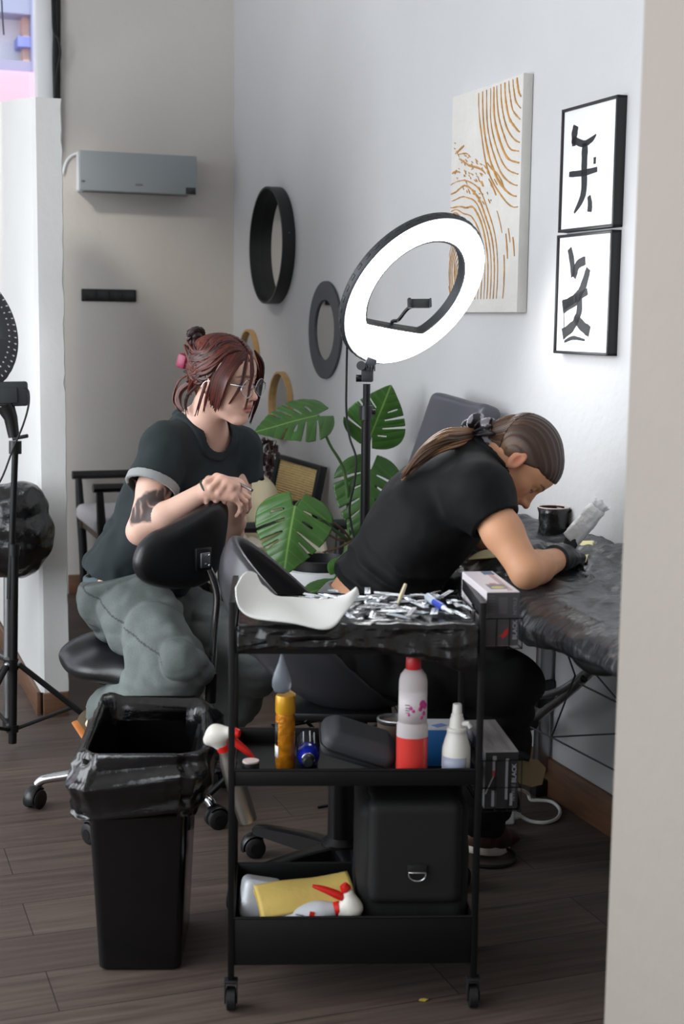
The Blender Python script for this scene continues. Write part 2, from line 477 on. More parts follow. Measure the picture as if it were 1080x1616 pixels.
struct(in_room('baseboard_partition_side', (.014, PL, .085), pa-.006, pb+.02+PL/2, .0425, M_skirt, bev=.002))
struct(in_room('baseboard_right', (.016, BW+1.7, .115), -.008, (BW-1.7)/2, .0575, M_skirt, bev=.003))
struct(in_room('baseboard_back', (-aL, .016, .1), aL/2, BW-.008, .05, M_skirt, bev=.003))
# wide column in the foreground right
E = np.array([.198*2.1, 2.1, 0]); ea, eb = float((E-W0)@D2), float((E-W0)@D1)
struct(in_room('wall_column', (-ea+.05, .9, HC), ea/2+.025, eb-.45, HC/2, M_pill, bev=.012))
# across the street, seen through the window
M_fac = mat('grey facade panels', (222, 226, 234), .6, var=.06, vscale=2)
M_fbrick = mat('pink brick pier', (226, 190, 172), .8, var=.14, vscale=8)
M_fdark = mat('dark facade rails', (142, 150, 176), .5)
M_fpink = mat('pink awning', (246, 170, 186), .7)
fac = thing('building', 'pale grey building with brick pier and pink awning seen through the window', 'building', room(aW, BW+5.0, 0), YAW)
sc5 = 1.0
def fx(u, v): q = PB(u, v, BW+5.0)-room(aW, BW+5.0, 0); return float(q@D2), float(q[2])
x0, _ = fx(0, 100); x1, _ = fx(57, 100)
MB().box((9, .3, 9), (-2.6, .2, 3.5)).build('wall_panel', M_fac, fac, smooth=False)
xa, za = fx(33, 30); xb, zb = fx(50, 122)
MB().box((xb-xa, .2, 7), ((xa+xb)/2, 0, 4.2)).build('brick_pier', M_fbrick, fac, smooth=False)
for v, h in ((8, 10), (125, 7)):
    x_, z_ = fx(30, v); MB().box((6.4, .35, .22), (-2.2, -.04, z_)).build('rail', M_fdark, fac, smooth=False)
x_, z_ = fx(55, 60); MB().box((.12, .4, 8), (x_, -.04, 4)).build('rail', M_fdark, fac, smooth=False)
x_, z_ = fx(14, 70); MB().box((.5, .3, .08), (x_+.3, -.02, z_)).build('sign_board', mat('blue sign strip', (126, 140, 206), .5), fac, smooth=False)
x_, z_ = fx(30, 145); MB().box((6.4, .8, 1.0), (-2.2, -.3, z_-.45), bev=.02).build('awning', M_fpink, fac)
struct(in_room('street_ground', (12, 5, .1), aW-2, BW+2.8, -.1, mat('street asphalt', (150, 150, 152), .8)))
# cables in the corner of the back window
def cable(name, pts, r, label, m=None, smooth=6, cat='cable', group=None):
    return tag(MB().tube(pts, r, 8, smooth=smooth).build(name, m or M_rubber), label, cat, group)
bb = BW-.04
for pts, r, lab in (
    ([PB(88, -60, bb), PB(88.5, 20, bb), PB(87, 90, bb), PB(88, 140, bb), PB(90, 240, bb)], .014, 'thick black cable hanging straight down the window edge'),
    ([PB(81, -60, bb-.02), PB(83, 10, bb-.02), PB(85, 50, bb-.02), PB(92, 62, bb-.03), PB(95, 85, bb-.03), PB(90, 112, bb-.02), PB(87, 150, bb-.02), PB(88, 260, bb-.02)], .006, 'thin black wire bowing out beside the thick hanging cable'),
    ([PB(93.5, -60, bb+.005), PB(94, 30, bb+.005), PB(93.5, 100, bb+.005), PB(94, 200, bb+.005)], .006, 'middle black cable tight against the corner of the back wall')):
    cable('hanging_cable', pts, r, lab)
cable('pull_cord', [PB(1, -60, bb), PB(3, 10, bb), PB(6, 55, bb)], .004, 'thin grey pull cord dangling in front of the window', mat('grey cord', (90, 90, 96), .6))
# ------------------------------------------------------------------ people
def basis(f, up):
    f = nrm(f); l = nrm(np.cross(up, f)); return np.stack([f, l, np.cross(f, l)], axis=1)
def head_ops(S, c, R, s=1.0, lid=.35, slim=1.0):
    T = lambda x, y, z: c+R@(np.array([x, y*slim, z])*s)
    E = lambda p, r, k=.02, Q=None: S.u(s_ell(T(*p), np.array(r)*s, R if Q is None else R@Q), k)
    K = lambda a, b, ra, rb, k=.012: S.u(s_cone(T(*a), T(*b), ra*s, rb*s), k)
    E((-.012, 0, .035), (.093, .072, .082)); E((.042, 0, .036), (.050, .058, .052), .03)
    E((.030, 0, -.045), (.056, .052, .060), .03)
    for y in (-1, 1):
        K((.0, .050*y, -.050), (.062, .016*y, -.098), .018, .015, .022)      # jaw
        E((.054, .041*y, -.020), (.024, .022, .024), .02)                     # cheekbone
        E((.052, .034*y, -.050), (.030, .024, .028), .02)
        K((.087, .011*y, .020), (.070, .044*y, .019), .008, .008, .012)       # brow
    E((.076, 0, -.098), (.017, .018, .015), .016)
    E((.074, 0, -.064), (.022, .030, .026), .02)
    for y in (-1, 1): S.cut(s_ell(T(.101, .031*y, .001), np.array([.021, .019, .0135])*s, R), .012)
    K((.074, 0, .008), (.086, 0, -.028), .0125, .0150, .012)
    K((.086, 0, .012), (.107, 0, -.026), .0072, .0088, .010)
    E((.111, 0, -.030), (.0100, .0095, .0085), .008)
    for y in (-1, 1): E((.100, .0105*y, -.034), (.0090, .0065, .0068), .006)
    for y in (-1, 1): S.cut(s_ell(T(.106, .0055*y, -.040), np.array([.004, .0028, .004])*s, R), .003)
    K((.0925, 0, -.036), (.0915, 0, -.058), .0085, .0095, .010)
    E((.0935, 0, -.0585), (.0085, .021, .0058), .004); E((.0935, 0, -.0690), (.0085, .017, .0066), .003)
    S.cut(s_cone(T(.103, -.021, -.0640), T(.103, .021, -.0640), .0022*s, .0022*s), .003)
    for y in (-1, 1):
        S.u(s_ell(T(.0715, .031*y, 0), np.array([.0128]*3)*s, R), .002)
        ball = s_ell(T(.0712, .031*y, 0), np.array([.0150, .0165, .0146])*s, R)
        up = s_plane(T(.0712, .031*y, .0146-.0292*lid), R@np.array([.15, 0, -1.0])); lo = s_plane(T(.0712, .031*y, -.0062), R@np.array([0, 0, 1.0]))
        S.u((lambda b, q: (lambda p: np.maximum(b(p), q(p))))(ball, up), .003)
        S.u((lambda b, q: (lambda p: np.maximum(b(p), q(p))))(ball, lo), .003)
        Q = ry(-.25)@rz(.28*y)
        E((-.008, .074*y, -.006), (.019, .0065, .031), .005, Q)               # ear
        S.cut(s_ell(T(-.004, .0815*y, -.004), np.array([.010, .0055, .017])*s, R@Q), .004)
        E((-.002, .071*y, -.030), (.0075, .006, .0085), .005)
        S.u(s_cone(T(.001, .078*y, .006), T(.004, .076*y, -.012), .0022*s, .0028*s), .003)
def face_paint(col, v, c, R, s, base, lip, browc, lid, iris, slim=1.0):
    q = (v-c)@R/s; q[:, 1] /= slim; x, y, z = q.T; ay = np.abs(y)
    def mix(m, k): col[:] = col*(1-m[:, None])+np.array([lin(t) for t in k])*m[:, None]
    sm = lambda d, w: np.clip(.5-d/w, 0, 1)
    near = (np.abs(z) < .13) & (x > -.05)
    blush = np.exp(-(((ay-.045)/.022)**2+((z+.028)/.02)**2+((x-.07)/.03)**2))*.35+np.exp(-((y/.014)**2+((z+.03)/.014)**2+((x-.11)/.02)**2))*.3
    mix(np.where(near, blush, 0), (base[0]*.96, base[1]*.74, base[2]*.70))
    ez = .0146-.0292*lid
    eye = (x > .07) & (np.hypot((ay-.031)/.0135, z/.011) < 1.25)
    sh = sm(np.hypot((ay-.032)/.020, (z-.004)/.014)-1, .5)*(x > .06)*.22
    mix(sh, (base[0]*.62, base[1]*.5, base[2]*.48))
    ball = eye & (z < ez-.0008) & (z > -.0062) & (np.hypot(ay-.031, z) < .0128)
    mix(ball*1.0, (214, 206, 202))
    mix(ball*(np.hypot(ay-.031, z+.001) < .0062)*1.0, iris)
    mix(sm(np.abs(z-ez-.0003)-.0012, .0016)*eye*1.0, (38, 28, 26))
    mix(sm(np.abs(z+.0066)-.0007, .0016)*eye*.5, (90, 60, 52))
    bz = .0265-.25*np.maximum(ay-.035, 0)+.10*np.minimum(ay-.02, .015)
    mix(sm(np.abs(z-bz)-.0038*(1-np.clip((ay-.03)/.035, 0, .8)), .003)*(ay > .010)*(ay < .054)*(x > .05)*.85, browc)
    lw = sm(np.hypot(ay/.0235, (z+.0638)/.0125)-1, .22)*(x > .085)
    mix(lw*.85, lip); mix(sm(np.abs(z+.0640)-.0004, .0022)*(ay < .022)*(x > .085)*.7, (lip[0]*.45, lip[1]*.35, lip[2]*.35))
    mix(sm(np.hypot((ay-.0058)/.0034, (z+.0395)/.003)-1, .5)*(x > .092)*.8, (base[0]*.4, base[1]*.25, base[2]*.22))
    return col
FL = [(.041, .025, .021), (.045, .029, .022), (.041, .027, .021), (.033, .021, .019)]
def hand_ops(S, w, X, Z, side=1, curl=((.3, .4, .3),)*4, thumb=((.018, .026, -.008), (.045, .046, -.016), (.070, .052, -.024), (.092, .052, -.032)), s=1.0, spread=(.10, .03, -.04, -.12), th=1.0):
    """side 1: right hand (thumb towards Z x X), -1: left; curl: three bends a finger"""
    X = nrm(X); Z = nrm(Z-X*(np.asarray(Z)@X)); Y = np.cross(Z, X)*side
    G = lambda x, y, z: w+(X*x+Y*y+Z*z)*s
    tips = []
    for i in range(4):
        y = (.0275, .0092, -.0092, -.0262)[i]; x = (.084, .088, .084, .076)[i]
        b = G(x, y, (.0, .003, .002, -.002)[i])
        S.u(s_cone(G(0, y*.55, 0), b, .0155*s*th, .0108*s*th), .014)
        a = 0; p = b; r = (.0094, .0096, .0092, .0082)[i]
        for k in range(3):
            a += curl[i][k]; d = X*math.cos(a)-Z*math.sin(a)+Y*spread[i]*math.cos(a); q = p+nrm(d)*FL[i][k]*s
            S.u(s_cone(p, q, r*s*th, r*.90*s*th), .004 if k else .007); p = q; r *= .90
        tips.append(p)
    t = [G(*a) for a in thumb]
    S.u(s_cone(t[0], t[1], .016*s*th, .0125*s*th), .014); S.u(s_cone(t[1], t[2], .0115*s*th, .0100*s*th), .006); S.u(s_cone(t[2], t[3], .0100*s*th, .0078*s*th), .004)
    S.u(s_box(G(.045, -.002, -.003), np.array([.036, .028, .0115])*s*th, np.stack([X, Y, Z], 1), .010*s), .012)
    return G, tips
def skull_r(d, grow=0.):
    """distance from the head's middle to the scalp along d (local axes)"""
    c = np.array([-.012, 0, .035]); r = np.array([.093, .072, .082])+grow
    o = -c/r; e = d/r; A = e@e; B = o@e; Cc = o@o-1
    return (-B+math.sqrt(max(B*B-A*Cc, 0)))/A
def scalp(p, grow):
    p = np.asarray(p, float); d = nrm(p); return d*skull_r(d, grow)
def band(*fs): return lambda p: np.maximum.reduce([f(p) for f in fs])
def absb(f, w): return lambda p: np.abs(f(p))-w
def bounds(pts, pad):
    a = np.array(pts); return a.min(0)-pad, a.max(0)+pad
def strand_cols(counts, cols, rnd):
    out = []
    for n in counts:
        c = rnd.choice(cols); k = rnd.uniform(.8, 1.2); out += [[lin(x)*k for x in c]]*n
    return np.array(out)
M_skin = mat('skin', (220, 180, 160), .52, spec=.35, attr='Col', sss=.06, bump=.0002, bscale=420)
M_hair = mat('hair', (90, 40, 30), .42, spec=.45, attr='Col', bump=.0004, bscale=260)
def cloth_mat(name, col, rough=.85, var=.1, bump=.0006, sc=500, sheen=.1, stretch=(1, 1, 1)):
    return mat(name, col, rough, spec=.25, var=var, vscale=14, bump=bump, bscale=sc, sheen=sheen, stretch=stretch)
M_tee = cloth_mat('washed dark teal cotton', (40, 48, 50), sheen=.03); M_cuff = cloth_mat('grey cotton inside', (150, 152, 152))
M_jeans = mat('washed grey blue denim', (92, 102, 106), .88, spec=.2, attr='Col', bump=.0005, bscale=700, var=.10, vscale=240)
M_btop = cloth_mat('black jersey', (15, 16, 17), .75, sheen=0.); M_bpants = cloth_mat('black trousers cotton', (13, 13, 14), .8, var=.06, sheen=0.)
M_glove = mat('black nitrile', (30, 31, 34), .38, spec=.5, bump=.0006, bscale=120)
M_gum = mat('gum rubber sole', (186, 112, 50), .6); M_suede = mat('olive brown suede', (78, 66, 48), .9, var=.1); M_cream = mat('cream leather strip', (226, 214, 188), .7)
M_whitesole = mat('white rubber sole', (206, 200, 188), .6); M_brownleather = mat('brown leather', (66, 42, 30), .5)
def PA(u, v, Y): return P(u, v, Y-.08)
def PT(u, v, Y): return P(u, v, Y-.09)
# ---------------------------------------------------------------- the red-haired person on the stool
A = thing('person', 'red-haired person in glasses and dark tee leaning over the stool backrest with folded hands', 'person', PA(215, 1000, 4.05)*np.array([1, 1, 0]), world=True)
yaw = math.radians(60); fwd = np.array([math.sin(yaw), -math.cos(yaw), -.16])
hR = basis(fwd, np.array([-.06, 0, 1.0])); hc = PA(352, 599, 4.0); hs = .98
N = PA(316, 676, 4.10); Sr = PA(264, 706, 4.0); Sl = PA(377, 710, 4.22); Er = PA(222, 838, 3.88); Wr = PA(325, 774, 3.86)
El = PA(363, 842, 4.12); Wl = PA(374, 785, 3.965)
Ch = PA(297, 760, 4.12); Mi = PA(256, 850, 4.11); Pe = PA(210, 940, 4.12)
Hr = PA(194, 940, 4.02); Hl = PA(240, 944, 4.22); Kr = PA(283, 1056, 3.78); Ar = PA(166, 1128, 4.05); Kl = PA(402, 1048, 4.02); Al = PA(342, 1140, 4.25)
lat = nrm(Sl-Sr); fac_ = nrm(np.cross(lat, [0, 0, 1]))
S = SDF()
S.chain([Pe, Mi, Ch], [.135, .115, .125], .05, fac_, .72)
S.chain([Sr, Ch+np.array([0, 0, .05]), Sl], [.055, .09, .055], .05)
S.chain([N+np.array([0, 0, -.03]), hc+hR@np.array([-.022, 0, -.055])], [.058, .050], .03)
S.chain([Sr, N, Sl], [.045, .055, .045], .04)
for s_, e_, w_ in ((Sr, Er, Wr), (Sl, El, Wl)):
    S.chain([s_, s_*.5+e_*.5, e_], [.050, .045, .0365], .02); S.chain([e_, e_*.65+w_*.35, w_], [.0375, .037, .0245], .015)
for h_, k_, a_ in ((Hr, Kr, Ar), (Hl, Kl, Al)): S.chain([h_, k_, k_*.6+a_*.4, a_], [.085, .055, .050, .032], .03)
head_ops(S, hc, hR, hs, lid=.42, slim=.95)
# right hand under, holding the top of the backrest; left hand folded over it
hand_ops(S, Wr, PA(352, 776, 3.87)-Wr, np.array([-.1, -.45, 1.0]), 1, ((.45, .7, .5), (.5, .8, .5), (.6, .8, .5), (.7, .8, .5)), s=.93)
LX = PA(348, 757, 3.85)-PA(372, 768, 3.94)
hand_ops(S, PA(373, 768, 3.935), LX, np.array([.25, -.35, .9]), -1, ((.75, .75, .45), (.95, .85, .5), (1.15, .9, .5), (1.35, .9, .5)), thumb=((.016, .024, -.004), (.040, .046, -.006), (.064, .056, -.018), (.082, .056, -.034)), s=.95, spread=(.22, .06, -.06, -.16))
S.chain([Wl, PA(373, 768, 3.935)], [.0245, .024], .012)
skinA = np.array([lin(x) for x in (226, 184, 165)])
tc_ = PA(233, 800, 3.84)
def skin_color(v):
    col = np.tile(skinA, (len(v), 1))*(1+.06*fbm(v*22, 2))[:, None]
    col = face_paint(col, v, hc, hR, hs, (226, 184, 165), (188, 112, 106), (92, 50, 36), .42, (78, 96, 104), .95)
    hd = np.clip(1-np.linalg.norm(v-PA(350, 775, 3.88), axis=1)/.09, 0, 1)*.45                # ruddier hands
    col = col*(1-hd[:, None])+np.array([lin(x) for x in (214, 150, 128)])*hd[:, None]
    # the ink on the right arm: shaded wings and lines round the elbow
    ax = nrm(Er-Sr); q = v-Sr; h = (q@ax); rel = q-h[:, None]*ax; a0 = nrm(np.array([.35, -1, .0])); a1 = np.cross(ax, a0)
    ang = np.arctan2(rel@a1, rel@a0); L = np.linalg.norm(Er-Sr); on = (np.linalg.norm(rel, axis=1) < .062) & (h > L*.42) & (h < L*1.03)
    uu = (ang-.25)*.78; vv = (h/L-.74)/.27
    lobe = np.hypot(uu*.92, (vv-.12)*1.22-.3*np.sin(uu*2.4)) ; shape = np.clip((.98-lobe+.12*fbm(v*60, 2))*5, 0, 1)
    tip = np.clip((.36-np.abs(uu+.30-.30*vv))*5, 0, 1)*(vv < .25)*(vv > -1.35)*np.clip((vv+1.35)*2, 0, 1)
    ink = np.maximum(shape, tip)
    lines = np.clip(1.3-np.abs(np.sin(uu*6.0+vv*5+fbm(v*30, 2)*1.4))*2.2, 0, 1)
    k = np.where(on, ink*(.93-.5*lines*(.5+.5*np.sin(vv*6))), 0)
    return col*(1-k[:, None])+np.array([lin(x) for x in (44, 44, 48)])*k[:, None]
lo, hi = bounds([Sr, Sl, Er, Wr, El, Pe, Hr, Hl, Kr, Ar, Kl, Al, hc], .17)
sdf_obj('body', S, lo, hi, HS*.0030, M_skin, A, skin_color)
# tee shirt: a loose shell open at neck, sleeves and hem
Se = PA(239, 770, 3.935); Sle = PA(384, 762, 4.215)
armR = nrm(Se-Sr); armL = nrm(Sle-Sl)
tBody = SDF().chain([PA(205, 925, 4.11), PA(250, 850, 4.11), PA(296, 768, 4.13), PA(310, 715, 4.12)], [.160, .158, .160, .112], .06, fac_, .72)
tArmR = SDF().chain([Sr*.55+N*.45+np.array([0, 0, -.02]), Sr, Se+armR*.03], [.062, .064, .069], .035); tArmR.cap(s_plane(Se, armR))
tArmL = SDF().chain([Sl*.55+N*.45+np.array([0, 0, -.02]), Sl, Sle+armL*.03], [.062, .060, .064], .035); tArmL.cap(s_plane(Sle, armL))
tYoke = SDF().chain([Sr, N+np.array([0, 0, -.015]), Sl], [.052, .062, .052], .045)
teeO = SDF(); teeO.u(tBody, 0); teeO.u(tYoke, .045); teeO.u(tArmR, .022); teeO.u(tArmL, .022)
dn = nrm(PA(197, 928, 4.11)-PA(296, 768, 4.13))
def tee_wr(p):
    q = p-Ch
    w = .011*(1-1.5*np.abs(np.sin(q@lat*17+fbm(p*6, 2)*2.0+q@dn*7)))*np.clip((q@dn)*5+.42, .2, 1)
    return w+.007*fbm(p*np.array([11, 11, 7]), 3)
teeO.disp(tee_wr)
neckhole = s_cone(N+np.array([0, 0, -.012])+fac_*.040, N+np.array([0, 0, .12])-fac_*.02, .074, .078)
endR = s_plane(Se, armR); endL = s_plane(Sle, armL)
nearR = s_cone(Sr, Se+armR*.12, .115, .125)
holeR = s_cone(Se-armR*.012, Se+armR*.05, .0635, .0635); holeL = s_cone(Sle-armL*.012, Sle+armL*.05, .0585, .0585)
hemp = s_plane(PA(212, 915, 4.10), nrm(dn+np.array([0, 0, -.55])+.10*lat))
tee = SDF(); tee.u(lambda p: np.abs(teeO(p)+.0055)-.0052, 0); tee.cap(lambda p: -neckhole(p)); tee.cap(lambda p: -np.maximum(holeR(p), -endR(p)-.012)); tee.cap(lambda p: -np.maximum(holeL(p), -endL(p)-.012)); tee.cap(hemp)
lo, hi = bounds([Sr, Sl, Se, Sle, Pe, N], .25)
sdf_obj('t_shirt', tee, lo, hi, HS*.0042, M_tee, A)
col = SDF(); col.u(band(absb(neckhole, .0105), absb(lambda p: teeO(p), .006)), 0); col.cap(s_plane(N+np.array([0, 0, .075]), [0, 0, 1]))
sdf_obj('collar', col, N-.13, N+.13, HS*.0034, M_tee, A)
cuff = SDF(); cuff.u(band(absb(s_cone(Se-armR*.05, Se+armR*.03, .0690, .0710), .0055), lambda p: np.abs(endR(p)+.010)-.013), 0)
sdf_obj('sleeve_cuff', cuff, Se-.16, Se+.16, HS*.0036, M_cuff, A)
# jeans
jn = SDF()
jn.chain([Hr, Hl], [.116, .116], .03); jn.u(s_cone(Pe+np.array([0, 0, .07]), Pe, .135, .150, fac_, .8), .04)
def lerp(a, b, t): return a*(1-t)+b*t
jn.chain([Hr, lerp(Hr, Kr, .5), Kr, lerp(Kr, Ar, .45), Ar], [.112, .096, .080, .076, .066], .045)
jn.chain([Hl, lerp(Hl, Kl, .5), Kl, lerp(Kl, Al, .5), Al], [.110, .094, .078, .074, .070], .045)
def jean_wr(p):
    t1 = nrm(Kr-Hr); kf = np.exp(-(np.linalg.norm(p-(Kr+np.array([-.05, .02, -.03])), axis=-1)/.13)**2); hf = np.exp(-(np.linalg.norm(p-(Hr+np.array([0, -.06, -.02])), axis=-1)/.13)**2)
    w = (.005+.016*kf+.013*hf)*(1-1.6*np.abs(np.sin((p-Hr)@t1*23+fbm(p*7, 2)*2.2+p[..., 2]*9)))
    return w+.006*fbm(p*11, 3)+.004*(1-2*np.abs(vnoise(p*np.array([16, 16, 26]))))
jn.disp(jean_wr)
jn.cap(s_plane(Pe+np.array([0, 0, .085]), nrm(np.array([-.25, 0, 1.]))))
jn.cap((lambda q, r: (lambda p: -np.maximum(q(p), r(p))))(s_plane(Ar+nrm(Ar-Kr)*.0, -(Ar-Kr)), s_cone(Ar, Ar+nrm(Ar-Kr)*.2, .13, .13)))
jn.cap((lambda q, r: (lambda p: -np.maximum(q(p), r(p))))(s_plane(Al, -(Al-Kl)), s_cone(Al, Al+nrm(Al-Kl)*.2, .13, .13)))
sideL = nrm(np.cross(Kr-Hr, [.25, -.3, 1.]))
def jean_col(v):
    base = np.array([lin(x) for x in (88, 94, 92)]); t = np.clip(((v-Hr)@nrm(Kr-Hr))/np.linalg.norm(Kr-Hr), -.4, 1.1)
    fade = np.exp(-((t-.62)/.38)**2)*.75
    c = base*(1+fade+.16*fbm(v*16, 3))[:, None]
    up = np.cross(nrm(Kr-Hr), [0.55, .83, 0]); seam = np.abs((v-Hr)@nrm(up)-.012-.02*t)
    seam2 = (seam < .0022) & (t > -.2) & (t < 1.06) & (v[:, 1] < Hr[1]-.02)
    c[seam2] *= .45
    return c
lo, hi = bounds([Hr, Hl, Kr, Ar, Kl, Al, Pe], .2)
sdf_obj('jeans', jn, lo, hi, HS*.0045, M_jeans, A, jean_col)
wb = SDF(); wb.u(band(lambda p: np.abs(jn.ops[0][1](p)) if False else absb(s_cone(Pe+np.array([0, 0, .12]), Pe, .140, .150, fac_, .82), .006)(p), lambda p: np.abs((p-Pe)@nrm(np.array([-.25, 0, 1.]))-.075)-.018), 0)
sdf_obj('waistband', wb, Pe-.25, Pe+.25, HS*.005, M_jeans, A, lambda v: np.tile(np.array([lin(x) for x in (84, 94, 98)]), (len(v), 1)))
# shoes
def shoe(name, heel, toe, soln, m_up, m_sole, parent, strip=None, w=.040, ankle=None):
    d = nrm(toe-heel); n = nrm(np.asarray(soln)-d*(np.asarray(soln)@d)); L = np.linalg.norm(toe-heel); sd = np.cross(n, d)
    s = SDF(); s.chain([heel-n*.045+d*.03, heel-n*.042+d*L*.45, toe-n*.034-d*.035], [.040, .040, .034], .03, n, .95)
    s.u(s_cone(heel-n*.05+d*.035, heel-n*.105+d*.045, .040, .043), .03); s.cap(s_plane(heel-n*.012, n)); s.cap(s_plane(heel-n*.115+d*.03, -n))
    lo_, hi_ = bounds([heel, toe, heel-n*.12], .07)
    o = sdf_obj(name, s, lo_, hi_, HS*.0035, m_up, parent)
    q = SDF(); q.chain([heel+d*.035, heel+d*L*.5, toe-d*.038], [.043, .040, .041], .03); q.cap(s_plane(heel, n)); q.cap(s_plane(heel-n*.026, -n))
    sdf_obj('sole', q, lo_, hi_, HS*.0035, m_sole, o)
    if strip is not None:
        b = SDF(); b.u(band(absb(lambda p: s(p)-.002, .003), lambda p: np.abs((p-heel)@nrm(d*.9-n*.42)-.062)-.009), 0); b.cap(s_plane(heel-n*.03, n))
        sdf_obj('strap', b, lo_, hi_, HS*.003, strip, o)
    return o
shoe('shoe', PA(117, 1146, 4.12), PA(176, 1236, 3.98), np.array([-.86, -.2, -.48]), M_suede, M_gum, A, M_cream)
shoe('shoe', PA(322, 1150, 4.30), PA(392, 1196, 4.22), np.array([-.1, 0, -1.]), M_suede, M_gum, A)
tube('bracelet', [Wr+frame(Wr-Er)@np.array([.028*math.cos(a), .026*math.sin(a), .002]) for a in np.arange(25)*2*PI/24], .0028, mat('green bead bracelet', (26, 60, 44), .4), A)
def ring(name, c, ax, r, m):
    return MB().torus(r, .0016, M=frame(ax), c=c, n=20, k=8).build(name, m, A)
ring('finger_ring', PA(357, 773, 3.868), LX+np.array([0, -.3, -1.0])*.03, .0105, M_chrome)
ring('finger_ring', PA(367, 783, 3.885), np.array([-.2, -.3, -1.0]), .0098, M_chrome)
# hair: a close cap, locks swept back to a clipped bun, loose strands round the face
T_ = lambda q: hc+hR@(np.asarray(q, float)*np.array([1, .95, 1])*hs)
rnd = random.Random(11)
hair_cols = [(78, 30, 22), (60, 24, 19), (90, 36, 25), (46, 20, 17), (100, 42, 28)]
hb = SDF(); hb.u(s_ell(T_((-.014, 0, .037)), np.array([.101, .077, .090])*hs, hR), 0)
hb.u(s_ell(T_((-.070, 0, .030)), np.array([.055, .062, .075])*hs, hR), .04); hb.u(s_ell(T_((-.055, 0, -.03)), np.array([.045, .052, .05])*hs, hR), .04)
hb.cut(lambda p: -(((p-hc)@hR)[..., 2]/hs-(.030+1.02*(((p-hc)@hR)[..., 0]/hs-.055)))*.7 if False else np.maximum(((p-hc)@hR)[..., 0]/hs-.018-.72*np.maximum(((p-hc)@hR)[..., 2]/hs-.0, 0), -.2)*.8, .008)
hb.disp(lambda p: .0016*np.sin(((p-hc)@hR)[..., 1]*420+6*fbm(p*14, 2)))
hcol = lambda v: np.array([lin(x) for x in (74, 30, 24)])*(1+.35*fbm(np.stack([((v-hc)@hR)[:, 0]*10, ((v-hc)@hR)[:, 1]*90, ((v-hc)@hR)[:, 2]*14], 1), 3))[:, None]
hair = sdf_obj('hair', hb, hc-.17, hc+.17, HS*.0035, M_hair, A, hcol)
def lock_set(name, paths, radii, n=7, sm=4, cols=hair_cols, parent=None, flat=None):
    m = MB(); cnt = []
    for p, r in zip(paths, radii):
        a = m.n; m.tube(p, r, n, smooth=sm, flat=flat); cnt.append(m.n-a)
    return m.build(name, M_hair, parent, colors=strand_cols(cnt, cols, rnd))
paths, rads = [], []
bun = np.array([-.098, 0, .085])
for i in range(150):                              # from the parting over both sides to the nape and bun
    side = -1 if i % 2 else 1
    x0 = rnd.uniform(-.09, .085); st = scalp([x0, .004*side, .13-.35*max(x0, 0)**1.0*.6], .009)
    if rnd.random() < .55: en = np.array([-.092+rnd.uniform(-.02, .01), side*rnd.uniform(.004, .05), rnd.uniform(.0, .10)])
    else: en = np.array([-.075+rnd.uniform(-.02, .02), side*rnd.uniform(.02, .055), rnd.uniform(-.06, .0)])
    mid = scalp([st[0]*.45+en[0]*.55+.02, side*.078, .035+rnd.uniform(-.045, .055)], .010)
    q1 = scalp(st*.5+mid*.5+np.array([0, 0, .012]), .0105); q2 = scalp(mid*.5+en*.5+np.array([-.01, side*.02, 0]), .0115)
    pts = [st, q1, mid, q2, en]
    paths.append([T_(np.array(p)) for p in pts]); rads.append([.0035, .006, .0065, .006, .003])
lock_set('hair_locks', paths, rads, parent=hair, flat=(tuple(hR[:, 1]), .8))
paths, rads = [], []
for side, tipz, k in ((-1, -.072, 34), (1, -.10, 18)):       # curtain of hair in front of the ears
    for i in range(k):
        u = i/(k-1); x0 = .080-.065*u
        st = scalp([x0+.012, .006*side, .135-.06*(1-u)], .010)
        a = scalp([.083-.040*u, side*(.048+.018*u), .066], .010); b = np.array([.070-.045*u, side*.080, .018]); c = np.array([.058-.040*u, side*.081, -.028])
        e = np.array([.042-.032*u+rnd.uniform(-.004, .004), side*.072, tipz+.028*abs(u-.25)+rnd.uniform(-.012, .012)])
        if side > 0: b[0] += .004; c[0] += .012; c[1] += .0; e[0] += .022; e[1] = .064
        paths.append([T_(p) for p in (st, a, b, c, e)]); rads.append([.004, .0062, .006, .0045, .0008])
lock_set('hair_locks', paths, rads, parent=hair)
thin = [[(.088, -.012, .098), (.108, -.022, .045), (.108, -.026, .0), (.101, -.026, -.062)],
        [(.084, -.02, .097), (.098, -.045, .05), (.092, -.055, .0), (.07, -.062, -.05)],
        [(.02, -.078, .03), (.010, -.083, -.03), (-.002, -.078, -.085)], [(.0, -.078, .02), (-.012, -.08, -.05), (-.03, -.07, -.105)],
        [(-.085, -.03, -.02), (-.118, -.035, -.05), (-.122, -.04, -.085), (-.095, -.045, -.103)], [(-.08, -.035, -.02), (-.112, -.04, -.055), (-.108, -.045, -.09), (-.085, -.05, -.105)],
        [(-.07, -.04, -.03), (-.085, -.05, -.07), (-.075, -.05, -.115)], [(-.10, -.01, -.0), (-.135, -.02, -.03), (-.137, -.03, -.085), (-.12, -.03, -.11)],
        [(.086, .012, .098), (.096, .046, .06), (.088, .066, .0), (.082, .064, -.06), (.072, .056, -.115)], [(.084, .015, .097), (.092, .05, .05), (.080, .070, -.01), (.074, .066, -.08)]]
paths = []; rads = []
for t in thin:
    for k in range(5):
        paths.append([T_(np.array(p)+np.array([rnd.uniform(-.004, .004) for _ in range(3)])*(j > 0)) for j, p in enumerate(t)]); rads.append([.0022]*(len(t)-1)+[.0006])
for t in thin[4:6]:
    paths.append([T_(p) for p in t]); rads.append([.007, .008, .006, .001])
lock_set('loose_strands', paths, rads, n=6, parent=hair)
paths = []; rads = []
MB_bun = MB().ball(T_((-.108, 0, .104)), (.018, .020, .016))
